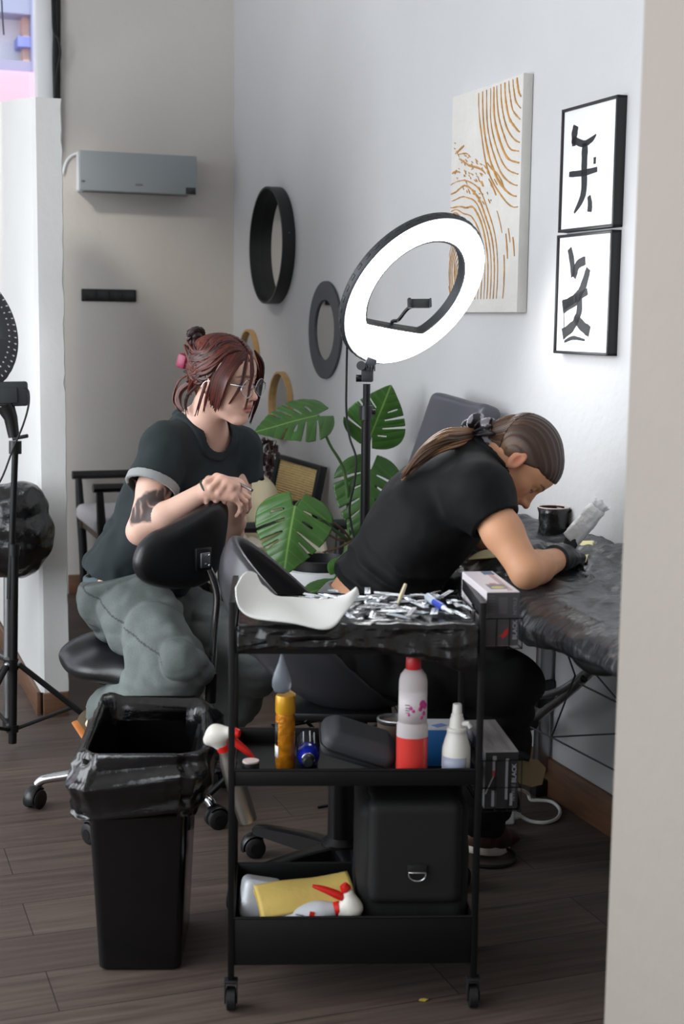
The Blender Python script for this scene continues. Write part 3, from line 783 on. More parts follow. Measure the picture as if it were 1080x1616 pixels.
for i in range(26):                               # the twisted knot at the back
    a = i/26*2*PI; c = np.array([-.105, 0, .092]); r1 = .022
    paths.append([T_(c+np.array([.012*math.sin(2*t+a), r1*math.cos(t+a), r1*math.sin(t+a)])*rnd.uniform(.7, 1.1)+np.array([-.004, 0, .012])) for t in np.linspace(0, 2.4, 7)]); rads.append([.003, .006, .0065, .0065, .006, .005, .001])
MB_bun.build('bun_core', M_hair, hair, colors=np.tile(np.array([lin(40), lin(22), lin(20)]), (MB_bun.n, 1)))
lock_set('hair_bun', paths, rads, parent=hair, sm=2, cols=[(40, 24, 24), (52, 28, 26), (64, 32, 28)])
MB().box((.03, .044, .040), bev=.006, M=hR@ry(.15), c=T_((-.128, -.012, .030))).build('hair_clip', mat('magenta hair clip', (140, 26, 68), .4), A)
# glasses
M_wire = mat('silver glasses wire', (190, 190, 196), .2, metal=1.); M_lens = NT('thin spectacle lens'); M_lens.b.inputs['Transmission Weight'].default_value = 1.; M_lens.b.inputs['IOR'].default_value = 1.08
M_lens.b.inputs['Base Color'].default_value = rgb(254, 253, 255); M_lens.b.inputs['Roughness'].default_value = .0; M_lens.b.inputs['Coat Weight'].default_value = .35
gl = MB(); lens = MB(); cen = {}
for y in (-1, 1):
    o_ = []
    for a in np.arange(40)*2*PI/40:
        ca, sa = math.cos(a), math.sin(a); rr = .0245*(1+.05*math.cos(4*a)+.04*sa)
        o_.append(T_((.1085-.25*abs(.034*y+rr*ca*1.12)**1.5-.002*sa, (.034*y+rr*ca*1.12), -.005+rr*.96*sa)))
    gl.tube(o_, .0011, 8, close=True); lens.v.append(np.array(o_)); lens.f.append(tuple(range(lens.n, lens.n+40))); lens.n += 40
    gl.tube([T_((.104, .060*y, .004)), T_((.096, .071*y, .006)), T_((.04, .080*y, .004)), T_((-.002, .082*y, .0)), T_((-.018, .080*y, -.02))], .0011, 8, smooth=3)
gl.tube([T_((.109, -.009, .001)), T_((.1135, 0, .004)), T_((.109, .009, .001))], .0012, 8, smooth=4)
for y in (-1, 1): gl.tube([T_((.108, .010*y, -.003)), T_((.103, .011*y, -.010))], [.0009, .002], 6)
gs_ = gl.build('glasses', M_wire, A); lens.build('lenses', M_lens.m, gs_, smooth=False, solid=.0012)
# ---------------------------------------------------------------- the tattooing person
B_ = thing('person', 'person with brown ponytail in black crop tee bent over the table tattooing', 'person', PT(545, 1000, 3.6)*np.array([1, 1, 0]), world=True)
pit = math.radians(-64); f2 = np.array([math.cos(pit), -.10, math.sin(pit)])
gR = basis(f2, np.array([math.sin(-pit), 0, math.cos(pit)])); gc = PT(818, 728, 3.58); gs2 = .96
pe2 = PT(550, 1004, 3.6); wa2 = PT(594, 944, 3.6); ch2 = PT(672, 822, 3.6); uc2 = PT(716, 778, 3.6); nb2 = PT(758, 738, 3.59)
sr2 = PT(757, 780, 3.42); sl2 = PT(764, 780, 3.77); er2 = PT(832, 902, 3.31); wr2 = PT(886, 880, 3.50); el2 = PT(742, 884, 3.90); wl2 = PT(806, 862, 3.80)
hr2 = PT(555, 1010, 3.50); hl2 = PT(555, 1010, 3.70); kr2 = PT(799, 1076, 3.46); ar2 = PT(760, 1296, 3.66); kl2 = PT(780, 1085, 3.74); al2 = PT(602, 1216, 3.86)
Sag = nrm(np.cross(ch2-wa2, [0, 1, 0])); Ylat = np.array([0, 1.0, 0])
S2 = SDF(); S2.chain([pe2, wa2, ch2, uc2], [.150, .128, .140, .125], .06, Sag, .74)
S2.chain([sr2, uc2, sl2], [.056, .085, .056], .05); S2.chain([uc2, nb2, gc+gR@np.array([-.028, 0, -.055])], [.075, .055, .050], .03)
for s_, e_, w_ in ((sr2, er2, wr2), (sl2, el2, wl2)):
    S2.chain([s_, lerp(s_, e_, .5), e_], [.052, .046, .038], .02); S2.chain([e_, lerp(e_, w_, .3), w_], [.0385, .0385, .026], .015)
for h_, k_, a_ in ((hr2, kr2, ar2), (hl2, kl2, al2)): S2.chain([h_, k_, lerp(k_, a_, .35), a_], [.09, .058, .053, .035], .03)
head_ops(S2, gc, gR, gs2, lid=.62, slim=.95)
skinB = (216, 160, 124)
def skin2(v):
    col = np.tile(np.array([lin(x) for x in skinB]), (len(v), 1))*(1+.05*fbm(v*20, 2))[:, None]
    col = face_paint(col, v, gc, gR, gs2, skinB, (186, 108, 92), (58, 38, 30), .62, (60, 44, 36), .95)
    q = (v-gc)@gR/gs2; ear = np.exp(-(((q[:, 0]+.008)/.022)**2+((np.abs(q[:, 1])-.072)/.012)**2+((q[:, 2]+.004)/.032)**2))*.5
    return col*(1-ear[:, None])+np.array([lin(x) for x in (206, 112, 92)])*ear[:, None]
lo, hi = bounds([pe2, sr2, sl2, er2, wr2, el2, wl2, kr2, ar2, kl2, al2, gc], .19)
sdf_obj('body', S2, lo, hi, HS*.0031, M_skin, B_, skin2)
# gloves (hands inside): right holds the tattoo machine, left steadies the skin
gv = SDF(); hx = PT(912, 872, 3.63)-wr2
G1, tips = hand_ops(gv, wr2+nrm(hx)*.012, hx, np.array([-.10, -.55, .83]), 1, ((.55, .75, .4), (.75, .95, .6), (.95, 1.1, .7), (1.1, 1.1, .7)), thumb=((.016, .026, -.010), (.044, .044, -.026), (.070, .040, -.044), (.088, .030, -.058)), s=.98, th=1.10)
gv.chain([lerp(er2, wr2, .80), wr2, wr2+nrm(hx)*.03], [.035, .0315, .030], .012); gv.disp(lambda p: .0010*fbm(p*60, 3)+.0018*np.sin((p-wr2)@nrm(hx)*230+fbm(p*30, 2)*2)*np.exp(-(np.linalg.norm(p-wr2, axis=-1)/.05)**2))
gv.cap(s_plane(lerp(er2, wr2, .80), -(wr2-er2)))
glo = sdf_obj('glove', gv, wr2-.14, wr2+.22, HS*.0028, M_glove, B_)
MB().torus(.0345, .0030, M=frame(wr2-er2), c=lerp(er2, wr2, .82), n=36).build('rolled_cuff', M_glove, glo)
gv2 = SDF(); hx2 = PT(872, 866, 3.70)-wl2
hand_ops(gv2, wl2+nrm(hx2)*.01, hx2, np.array([.1, -.25, .95]), -1, ((.25, .3, .2), (.3, .35, .25), (.35, .45, .3), (.45, .5, .3)), s=.98, th=1.10)
gv2.chain([lerp(el2, wl2, .72), wl2, wl2+nrm(hx2)*.03], [.037, .0325, .030], .012); gv2.cap(s_plane(lerp(el2, wl2, .72), -(wl2-el2))); gv2.disp(lambda p: .0012*fbm(p*60, 3))
sdf_obj('glove', gv2, wl2-.16, wl2+.22, HS*.0030, M_glove, B_)
# crop tee
tO = SDF(); tO.chain([lerp(pe2, wa2, .55), wa2, ch2, uc2], [.158, .148, .158, .142], .06, Sag, .76)
se2 = lerp(sr2, er2, .36); sle2 = lerp(sl2, el2, .38)
tO.chain([lerp(sr2, uc2, .4), sr2, se2], [.080, .068, .062], .04); tO.chain([lerp(sl2, uc2, .4), sl2, sle2], [.085, .074, .068], .04)
tO.chain([sr2, lerp(uc2, nb2, .7), sl2], [.066, .074, .066], .05)
sp2 = nrm(ch2-wa2)
def tw2(p):
    q = p-wa2; t = q@sp2
    return -.0075*(1-1.6*np.abs(np.sin(t*62+fbm(p*6, 2)*2.6)))*np.exp(-((t-.02)/.10)**2)+.0055*fbm(p*np.array([10, 8, 10]), 3)+.004*np.sin((p-sr2)@nrm(np.array([.6, .2, .8]))*60+fbm(p*9, 2)*2)*np.exp(-(np.linalg.norm(p-(sr2+np.array([-.06, 0, -.07])), axis=-1)/.09)**2)
tO.disp(tw2)
nh2 = s_cone(nb2-nrm(nb2-uc2)*.012, nb2+nrm(nb2-uc2)*.16+np.array([.02, 0, 0]), .070, .075)
a2, b2 = nrm(se2-sr2), nrm(sle2-sl2); pl1, pl2 = s_plane(se2, a2), s_plane(sle2, b2); nr1, nr2 = s_cone(sr2+a2*.02, se2+a2*.12, .10, .12), s_cone(sl2+b2*.02, sle2+b2*.12, .10, .12)
hem2 = s_plane(PT(560, 924, 3.6), -nrm(sp2+np.array([.25, 0, .30])))
tt = SDF(); tt.u(lambda p: np.abs(tO(p)+.0055)-.0050, 0); tt.cap(lambda p: -nh2(p)); tt.cap(lambda p: -np.maximum(nr1(p), -pl1(p))); tt.cap(lambda p: -np.maximum(nr2(p), -pl2(p))); tt.cap(hem2)
lo, hi = bounds([pe2, sr2, sl2, se2, sle2, nb2], .2)
sdf_obj('crop_t_shirt', tt, lo, hi, HS*.0040, M_btop, B_)
cc = SDF(); cc.u(band(absb(nh2, .008), absb(tO, .0045)), 0)
sdf_obj('collar', cc, nb2-.13, nb2+.13, HS*.0034, M_btop, B_)
# trousers
tr = SDF(); tr.chain([hr2, hl2], [.13, .13], .03); tr.u(s_cone(lerp(pe2, wa2, .30), pe2, .148, .158, Sag, .80), .04)
tr.chain([hr2, lerp(hr2, kr2, .5), kr2, lerp(kr2, ar2, .4), ar2], [.125, .104, .081, .078, .070], .04)
tr.chain([hl2, lerp(hl2, kl2, .5), kl2, lerp(kl2, al2, .4), al2], [.125, .105, .082, .078, .066], .04)
tr.disp(lambda p: .007*fbm(p*np.array([9, 9, 6]), 3)+.008*(1-1.5*np.abs(np.sin(p[..., 2]*26+p[..., 0]*12+fbm(p*6, 2)*2.4))))
tr.cap(s_plane(PT(528, 938, 3.6), nrm(np.array([.2, 0, 1.]))))
for k_, a_ in ((kr2, ar2), (kl2, al2)): tr.cap((lambda q, r: (lambda p: -np.maximum(q(p), r(p))))(s_plane(a_, -(a_-k_)), s_cone(a_, a_+nrm(a_-k_)*.2, .13, .13)))
lo, hi = bounds([pe2, hr2, hl2, kr2, ar2, kl2, al2], .2)
sdf_obj('trousers', tr, lo, hi, HS*.0048, M_bpants, B_)
wbn = SDF(); wbn.u(band(absb(s_cone(lerp(pe2, wa2, .8), pe2, .143, .160, Sag, .80), .006), lambda p: np.abs((p-PT(528, 934, 3.6))@nrm(np.array([.2, 0, 1.])))-.018), 0)
sdf_obj('waistband', wbn, pe2-.28, pe2+.28, HS*.005, cloth_mat('grey elastic waistband', (120, 122, 126)), B_)
shoe('shoe', PT(742, 1346, 3.66), PT(808, 1346, 3.86), np.array([0, 0, -1.]), M_brownleather, M_whitesole, B_)
shoe('shoe', PT(566, 1268, 3.88), PT(648, 1262, 3.98), np.array([.15, 0, -1.]), M_brownleather, M_whitesole, B_)
# hair: slick to a low ponytail lying on the back
U_ = lambda q: gc+gR@(np.asarray(q, float)*np.array([1, .95, 1])*gs2)
loc2 = lambda p: (p-gc)@gR/gs2
h2 = SDF(); h2.u(s_ell(U_((-.014, 0, .036)), np.array([.0985, .0765, .0875])*gs2, gR), 0); h2.u(s_ell(U_((.042, 0, .037)), np.array([.0545, .0615, .0565])*gs2, gR), .03)
h2.cap(lambda p: (.70*(loc2(p)[..., 0]-.090)+.058-loc2(p)[..., 2]+.35*np.maximum(.035-np.abs(loc2(p)[..., 0]-.035), 0))*.7)
h2.cap(lambda p: (-.068-loc2(p)[..., 2])*.8)
tail0 = np.array([-.098, 0, -.052])
def grooves(p):
    q = loc2(p)-tail0; r = np.linalg.norm(q, axis=-1)+1e-6
    return .0011*np.sin(np.arctan2(q[..., 1], q[..., 2]+.06)*95+2*fbm(p*10, 2))
h2.disp(grooves)
def h2col(v):
    q = loc2(v)-tail0; an = np.arctan2(q[:, 1], q[:, 2]+.06); st = fbm(np.stack([an*26, an*3, np.linalg.norm(q, axis=1)*8], 1), 3)
    base = np.array([lin(x) for x in (62, 44, 35)]); warm = np.array([lin(x) for x in (128, 92, 62)]); k = np.clip(.8-np.linalg.norm(q, axis=1)/.13+.25*st, 0, .6)[:, None]
    return (base*(1-k)+warm*k)*(1+.35*st)[:, None]
hair2 = sdf_obj('hair', h2, gc-.16, gc+.16, HS*.0028, M_hair, B_, h2col)
sc = U_(tail0+np.array([-.010, 0, -.012]))
paths = []; rads = []
spine_pts = [sc, PT(725, 691, 3.53), PT(700, 696, 3.50), PT(668, 716, 3.49), PT(640, 748, 3.50)]
for i in range(90):
    a = rnd.uniform(0, 2*PI); rr = math.sqrt(rnd.random()); ks = (.016, .026, .029, .026, .014); cut_ = rnd.uniform(-.02, .015)
    pts = [q+np.array([0.25*math.cos(a), .9*math.cos(a), math.sin(a)*.8])*rr*k+np.array([rnd.uniform(-.003, .003) for _ in range(3)])*(j > 0) for j, (q, k) in enumerate(zip(spine_pts, ks))]
    pts[-1] = pts[-1]+nrm(spine_pts[-1]-spine_pts[-2])*cut_
    paths.append(pts); rads.append([.003, .0042, .0046, .004, .0012])
lock_set('ponytail', paths, rads, n=6, parent=hair2, cols=[(112, 78, 52), (86, 60, 42), (138, 98, 66), (68, 48, 36), (150, 112, 76)])
paths = []; rads = []
for side in (-1, 1):
    for i in range(40):
        u = i/39; st = np.array([-.06-.03*u, side*(.062-.05*u), -.055+.14*u]); en = tail0+np.array([-.008, side*.006, -.004])
        md = scalp(st*.5+en*.5, .013); paths.append([U_(scalp(st, .008)), U_(md), U_(en)]); rads.append([.002, .0045, .004])
lock_set('hair_locks', paths, rads, n=6, parent=hair2, cols=[(72, 52, 40), (58, 42, 34), (96, 68, 48), (112, 80, 54)])
scr = SDF(); axs = nrm(spine_pts[1]-U_(tail0)); Fs = frame(axs)
def scrf(p):
    q = (p-sc)@Fs; a = np.arctan2(q[..., 1], q[..., 0]); r = np.hypot(q[..., 0], q[..., 1])
    return (np.hypot(r-.027-.005*np.sin(a*9), (q[..., 2]-.008*np.sin(a*5))*.62)-.017-.005*np.sin(a*13+1))*.8
scr.u(scrf, 0)
sdf_obj('scrunchie', scr, sc-.09, sc+.09, HS*.0025, mat('marbled scrunchie', (60, 58, 62), .4, attr='Col'), hair2, lambda v: np.where((fbm(v*55, 2) > .10)[:, None], np.array([lin(x) for x in (176, 172, 180)]), np.array([lin(x) for x in (34, 30, 32)])))
MB().ball(U_((.0, -.0735, -.034)), .0036).build('earring', M_chrome, B_)
# ------------------------------------------------------------------ furniture and lamps
M_vinyl = mat('black vinyl', (19, 20, 22), .34, spec=.5, bump=.0003, bscale=300)
M_vinylg = mat('dark grey vinyl', (74, 77, 84), .36, spec=.5, bump=.0003, bscale=260)
M_plast = mat('black plastic', (15, 15, 17), .36, spec=.5)
M_shell = mat('charcoal moulded shell', (54, 54, 58), .30, spec=.55)
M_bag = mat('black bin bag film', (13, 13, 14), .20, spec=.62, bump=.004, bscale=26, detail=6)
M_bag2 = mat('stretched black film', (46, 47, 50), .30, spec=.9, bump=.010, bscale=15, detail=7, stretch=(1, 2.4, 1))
def caster(parent, p, ang, r=.027, m_fork=None, name='caster'):
    """a twin-wheel furniture caster standing at p (local), rolling along ang"""
    d = np.array([math.cos(ang), math.sin(ang), 0]); s = np.array([-d[1], d[0], 0]); p = np.asarray(p, float); c = p+d*.012+np.array([0, 0, r])
    m = MB()
    for k in (-1, 1):
        a = c+s*k*.006; b = c+s*k*.024
        m.tube([a, a+s*k*.002, b-s*k*.003, b], [r*.9, r, r, r*.86], 24)
    w = m.build(name, M_rubber, parent)
    f = MB(); f.tube([p+np.array([0, 0, r*1.2]), p+np.array([0, 0, r*2.5])], .0065, 10)
    f.tube([c+d*math.cos(t)*r*1.18*1.0+np.array([0, 0, math.sin(t)*r*1.18]) for t in np.linspace(-.3, PI*.72, 10)], .006, 8, flat=(tuple(s), 3.0))
    f.build('fork', m_fork or M_plast, w)
    MB().cyl(c-s*.0255, c+s*.0255, r*.5, n=16).build('hub_cap', m_fork or M_plast, w)
    return w
# ---- saddle stool
SC = np.array([-.583, 3.960, 0.]); st = thing('stool', 'chrome saddle stool with black seat and backrest under the red-haired person', 'stool', SC, world=True)
for k in range(5):
    a = math.radians(181+72*k); d = np.array([math.cos(a), math.sin(a), 0])
    MB().tube([SC+d*.03+[0, 0, .115], SC+d*.10+[0, 0, .112], SC+d*.20+[0, 0, .094], SC+d*.265+[0, 0, .082], SC+d*.285+[0, 0, .066]], [.021, .019, .0165, .0155, .015], 14, smooth=4, flat=((0, 0, 1), .85)).build('base_leg', M_chrome, st)
    caster(st, SC+d*.285, a+1.1, .028, M_plast)
MB().lathe([(.036, .07), (.040, .085), (.040, .125), (.026, .14), (.025, .24), (.016, .245), (.016, .37), (.0, .37)], 24, t=SC).build('gas_column', M_chrome, st)
sf = SDF(); fh = nrm(np.array([.66, -.75, 0])); lh = np.array([-fh[1], fh[0], 0]); FS = np.stack([fh, lh, [0, 0, 1.]], 1); sc_ = SC+np.array([0, 0, .425])
sf.u(s_ell(sc_-fh*.035, (.155, .185, .062), FS), 0); sf.u(s_ell(sc_+fh*.12+np.array([0, 0, -.005]), (.12, .115, .055), FS), .06)
sf.u(s_ell(sc_-fh*.130+np.array([0, 0, .022]), (.070, .165, .055), FS), .05); sf.cap(s_plane(sc_-np.array([0, 0, .035]), [0, 0, -1]), .02)
sdf_obj('seat', sf, sc_-.3, sc_+.3, .006, M_vinyl, st)
MB().box((.20, .13, .02), sc_-np.array([0, 0, .058]), M=FS, bev=.004).build('seat_plate', M_blackmetal, st)
BP = SC+fh*.315; up = np.array([0, 0, 1.])
bar_b = np.array([*PA(333, 1120, 3.86)[:2], .345])
br = PA(322, 884, 3.82)
MB().tube([SC+fh*.06+[0, 0, .352], SC+fh*.20+[0, 0, .345], bar_b-fh*.02, bar_b+[0, 0, .03], PA(335, 1060, 3.855), PA(339, 990, 3.85), PA(343, 945, 3.84), PA(338, 918, 3.83), PA(327, 892, 3.818)], .0108, 14, smooth=5).build('back_bar', M_chrome, st)
MB().tube([PA(332, 1108, 3.857), PA(334, 1062, 3.855)], .0155, 16).build('bar_sleeve', M_plast, st)
pad = [(298, 818), (330, 799), (352, 790), (362, 796), (365, 812), (361, 850), (354, 885), (340, 912), (318, 926), (285, 931), (250, 927), (230, 915), (222, 893), (228, 868), (246, 846), (272, 832)]
out = []
for u, v in pad:
    d = P(u, v, 1.0)-np.array([0, 0, CAM_H]); t = ((BP-np.array([0, 0, CAM_H]))@fh)/(d@fh); q = np.array([0, 0, CAM_H])+d*t-BP
    out.append((q@lh, q[2]))
oc = spline(np.array([(x, z, 0) for x, z in out]), 1., 4, True)[0]; mid_ = oc.mean(0)
R_ = []
for k, (g, off) in enumerate(((.0, .0), (.45, .004), (.80, .002), (.93, -.003), (.985, -.011), (1., -.020), (1., -.030), (.985, -.038), (.93, -.046), (.80, -.051), (.45, -.054), (.0, -.055))):
    R_.append([BP+lh*(mid_[0]+(x-mid_[0])*max(g, .02))+up*(mid_[1]+(z-mid_[1])*max(g, .02))+fh*(.004+off-.25*(mid_[0]+(x-mid_[0])*g)**2) for x, z, _ in oc])
MB().rings(R_).build('backrest', M_vinyl, st, angle=180)
bk = MB().box((.052, .016, .062), PA(320, 882, 3.80), M=np.stack([lh, fh, up], 1), bev=.004).build('backrest_bracket', M_plast, st)
MB().box((.030, .006, .040), PA(324, 884, 3.788), M=np.stack([lh, fh, up], 1), bev=.002).build('bracket_plate', M_steel, bk)
for du, dv in ((-6, -8), (6, -8), (-6, 8), (6, 8)): MB().ball(PA(324+du, 884+dv, 3.784), .0032, n=10, k=6).build('screw', M_chrome, bk)
# ---- swivel shell chair
CC = np.array([.008, 3.41, 0.]); ch = thing('swivel_chair', 'charcoal bucket swivel chair on black casters under the tattooing person', 'chair', CC, world=True)
for k in range(5):
    a = math.radians(139+72*k); d = np.array([math.cos(a), math.sin(a), 0]); n_ = np.array([-d[1], d[0], 0])
    m = MB(); R_ = []
    for t, hw, z0, z1 in ((.02, .026, .066, .112), (.12, .022, .064, .106), (.24, .018, .062, .092), (.292, .017, .060, .084), (.30, .012, .062, .078)):
        R_.append([CC+d*t+n_*x+[0, 0, z] for x, z in ((-hw, z0), (hw, z0), (hw, z1-.004), (hw*.6, z1), (-hw*.6, z1), (-hw, z1-.004))])
    m.rings(R_).build('base_leg', M_plast, ch, angle=30); caster(ch, CC+d*.285, a+.9, .027)
MB().lathe([(.045, .06), (.052, .075), (.050, .115), (.034, .128), (.033, .30), (.018, .305), (.018, .455), (0, .455)], 24, t=CC).build('column', M_plast, ch)
dl = nrm(np.array([.718, 0, -.695])); nl = np.array([.695, 0, .718]); RS = np.stack([dl, [0, 1, 0], nl], 1); cs_ = P(505, 973, 3.48); cs_[1] = 3.48
sh = SDF(); ob = s_ell(cs_, (.300, .215, .185), RS); ib = s_ell(cs_+nl*.012, (.272, .188, .165), RS)
sh.u(lambda p: smax(smax(ob(p), -ib(p), .02), (p-cs_)@nl, .022), 0); sh.cap(s_plane(cs_+np.array([0, 0, -.225]), [0, 0, -1]), .03)
sdf_obj('bucket_seat', sh, cs_-.36, cs_+.36, .005, M_shell, ch)
MB().box((.24, .2, .022), CC+[0, .02, .452], bev=.005).build('seat_mechanism', M_plast, ch)
for sx, sy in ((-1, -1), (1, -1), (1, 1), (-1, 1)):
    MB().tube([CC+[.02*sx, .02*sy, .36], CC+[.09*sx, .08*sy, .445]], .0045, 8).build('strut', M_blackmetal, ch)
MB().tube([CC+[-.02, -.03, .44], CC+[-.14, -.09, .435], CC+[-.17, -.10, .432]], [.005, .005, .010], 10).build('lever', M_plast, ch)
# ---- treatment table along the right wall, with its cover
TA0, TA1, TB0, TB1, TZ = -.515, -.03, -1.62, .24, .775
tb = thing('treatment_table', 'portable treatment table on aluminium legs along the right wall', 'table', room(-.3, -.7, 0), world=True)
RT = RM
MB().box((TA1-TA0, TB1-TB0, .05), room((TA0+TA1)/2, (TB0+TB1)/2, TZ-.027), M=RT, bev=.02, seg=3).build('table_top', M_vinyl, tb)
for a, b in ((-.032, .05), (-.46, .03), (-.055, -1.35), (-.46, -1.35)):
    lg = MB().box((.040, .034, .66), room(a, b, .40), M=RT, bev=.008).build('leg', M_steel, tb)
    MB().box((.048, .042, .05), room(a, b, .025), M=RT, bev=.006).build('leg_foot', M_rubber, lg)
    MB().box((.056, .05, .085), room(a, b, .315), M=RT, bev=.008).build('leg_bracket', M_plast, lg)
aw = -.10
MB().tube([PR(838, 1142, aw), PR(860, 1122, aw), PR(884, 1104, aw), PR(915, 1078, aw), PR(945, 1048, aw-.03), PR(985, 1010, aw-.06)], .0125, 12, smooth=4).build('brace', M_steel, tb)
MB().tube([PR(845, 1098, aw-.01), PR(866, 1096, aw-.01), PR(890, 1087, aw-.01), PR(912, 1072, aw), PR(932, 1056, aw)], .0110, 12, smooth=4).build('brace', M_steel, tb)
MB().tube([PR(832, 1144, aw+.015), PR(840, 1141, aw-.015)], .020, 14).build('brace_joint', M_plast, tb)
MB().ball(PR(922, 1071, aw-.02), .011).build('brace_knob', M_plast, tb)
M_wire2 = mat('grey steel cable', (96, 98, 102), .45, metal=.6)
for q in (((885, 1000), (908, 1066)), ((908, 1066), (871, 1163)), ((871, 1163), (990, 1157)), ((828, 1143), (872, 1164), (990, 1226)), ((915, 1079), (990, 1116)), ((925, 1046), (990, 1122))):
    MB().tube([PR(u, v, aw-.02) for u, v in q], .0026, 6).build('cable_stay', M_wire2, tb)
MB().tube([PR(905, 1012, -.52), PR(912, 1034, -.53), PR(930, 1049, -.53), PR(955, 1054, -.53), PR(990, 1048, -.52)], [.010, .014, .017, .018, .018], 12, smooth=4).build('handle_strap', M_vinyl, tb)
# crumpled film over the table: flat part, a rolled edge and the hanging hem
def film_over_table():
    G = []; na, nb_ = 96, 210; prof = []
    for t in np.linspace(0, 1, na):
        if t < .26:
            q = t/.26; prof.append((TA0-.022-.012*math.sin(q*3.0), TZ-.085+.06*q, 1.0-q*.2))
        elif t < .34:
            q = (t-.26)/.08; prof.append((TA0-.022+.034*math.sin(q*PI/2), TZ-.022+.028*math.sin(q*PI/2), .75))
        else:
            q = (t-.34)/.66; prof.append((TA0+.012+(TA1+.015-TA0)*q, TZ+.008, .6))
    for i, b in enumerate(np.linspace(TB0, TB1+.03, nb_)):
        row = []
        for a, z, k in prof: row.append((a, b, z, k))
        G.append(row)
    G = np.array(G); a, b, z, k = G[..., 0], G[..., 1], G[..., 2], G[..., 3]
    q = np.stack([a*5.0+b*2.0, b*3.2-a*2.4, z*6+a*0], -1)
    r = ridged(q*1.25, 3)+.5*ridged(q*np.array([3.0, 1.2, 2.])+4, 3); f = fbm(np.stack([a*18, b*18, z*18], -1), 3)
    bulk = np.exp(-((b+.30)/.42)**2-((a+.25)/.26)**2)
    z2 = z+(.0115*r+.006*f+.004*ridged(q*5.5, 2))*(.6+.9*bulk)*np.where(z > TZ, 1, .6); z2 = np.where(z > TZ, np.maximum(z2, TZ+.002+.001*f), z2)
    wallk = np.clip((a-(TA1-.10))/.10, 0, 1); z2 = z2+wallk*.028*(1+.5*vnoise(np.stack([b*4, b*0, b*0], -1)))
    a2 = np.where(z <= TZ, a-.010*np.abs(r)-.012*vnoise(np.stack([b*7, z*3, b*0], -1)), a+.004*r); hem = np.clip((TZ-.06-z)/.06, 0, 1); z2 = z2+hem*.030*fbm(np.stack([b*6, b*0, b*0], -1), 3)
    a2 = np.minimum(a2, -.006)
    V = W0+a2[..., None]*D2+b[..., None]*D1+z2[..., None]*np.array([0, 0, 1.])
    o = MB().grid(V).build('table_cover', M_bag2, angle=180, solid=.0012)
    return tag(o, 'crumpled black plastic film spread over the treatment table', 'table cover')
film_over_table()
# ---- ring lamps
def lit(name, strength, col=(1, 1, 1)):
    k = NT(name); k.b.inputs['Base Color'].default_value = (.9, .9, .9, 1); k.b.inputs['Emission Color'].default_value = (*col, 1); k.b.inputs['Emission Strength'].default_value = strength; return k.m
M_led = lit('lit ring diffuser', 12.0, (.97, .985, 1.0)); M_led2 = lit('lit ring diffuser of the other lamp', 6.0, (.93, .97, 1.0))
M_hous = mat('dark grey lamp housing', (50, 54, 58), .5)
def ring_lamp(c, R, parent, led, ro=.240, ri=.168, cable=None):
    """R: columns x, y (up, away from the stand), z (towards where it shines)"""
    G = lambda x, y, z=0.: c+R@np.array([x, y, z])
    n = 96; chord = -.122
    def prof(rad, z, flat):
        o = []
        for k in range(n):
            a = 2*PI*k/n; x, y = rad*math.cos(a), rad*math.sin(a)
            if flat and y < chord: y = chord+ (y-chord)*.04
            o.append(G(x, y, z))
        return o
    MB().rings([prof(ro-.004, .006, 0), prof(ro-.004, .012, 0), prof((ro+ri)/2, .015, 0), prof(ri+.004, .012, 1), prof(ri+.004, .006, 1)], caps=False).build('light_ring', led, parent, angle=60)
    h = MB(); h.rings([prof(ro, .009, 0), prof(ro+.004, .004, 0), prof(ro+.004, -.016, 0), prof(ro-.016, -.030, 0), prof(ri+.014, -.030, 1), prof(ri-.002, -.018, 1), prof(ri-.003, .009, 1), prof(ri+.003, .010, 1)], caps=False)
    for k in range(44):
        a = 2*PI*k/44
        h.box((.005, .018, .010), G((ro+.003)*math.cos(a), (ro+.003)*math.sin(a), -.008), M=R@rz(a), bev=.001)
    ho = h.build('lamp_housing', M_hous, parent, angle=50)
    return G, ho
nv = nrm(np.array([.55, -.63, -.55])); Mv = nrm(np.array([1, 0, 1.])); mv = nrm(np.cross(nv, Mv)); mv = mv*(1 if mv[0] > 0 else -1)
Bv = nrm(-.91*Mv+.41*mv); yv = -Bv; xv = np.cross(yv, nv); RL = np.stack([xv, yv, nv], 1)
LY = 4.05; lc = P(654, 460, LY)
lf = PZ(572, 507+CAM_H*FPX/LY, 0); lf[1] = LY
lamp = thing('ring_lamp', 'lit ring lamp on black tripod behind the tattooing person', 'lamp', lf, world=True)
G_, ho = ring_lamp(lc, RL, lamp, M_led)
MB().box((.150, .024, .012), G_(0, -.134, -.010), M=RL, bev=.003).build('control_plate', M_hous, ho)
gn = [G_(.01, -.136, -.004), G_(.02, -.12, -.03), P(629, 505, LY+.02), P(642, 489, LY+.01), P(650, 484, LY)]
goose = MB().tube(gn, .0052, 10, smooth=5).build('gooseneck', M_plast, lamp)
ph = MB(); Rp = frame([0.15, -1, .2], (1, 0, .05)); pc_ = P(662, 479, LY)
ph.box((.060, .026, .010), pc_, M=Rp, bev=.002); ph.box((.008, .028, .020), pc_+Rp@np.array([-.030, 0, .006]), M=Rp, bev=.002); ph.box((.006, .026, .018), pc_+Rp@np.array([.030, 0, .006]), M=Rp, bev=.002)
ph.build('phone_clamp', M_hous, lamp)
pt = P(579, 606, LY); ptop = P(581, 575, LY)
hd_ = MB(); hd_.box((.034, .03, .045), P(580, 590, LY), bev=.005); hd_.cyl(P(570, 577, LY-.03), P(570, 577, LY+.03), .013); hd_.box((.030, .032, .03), P(585, 573, LY), M=ry(.35), bev=.004)
for k in range(4): hd_.box((.0035, .034, .016), P(578+4.5*k, 581, LY-.002), bev=.001)
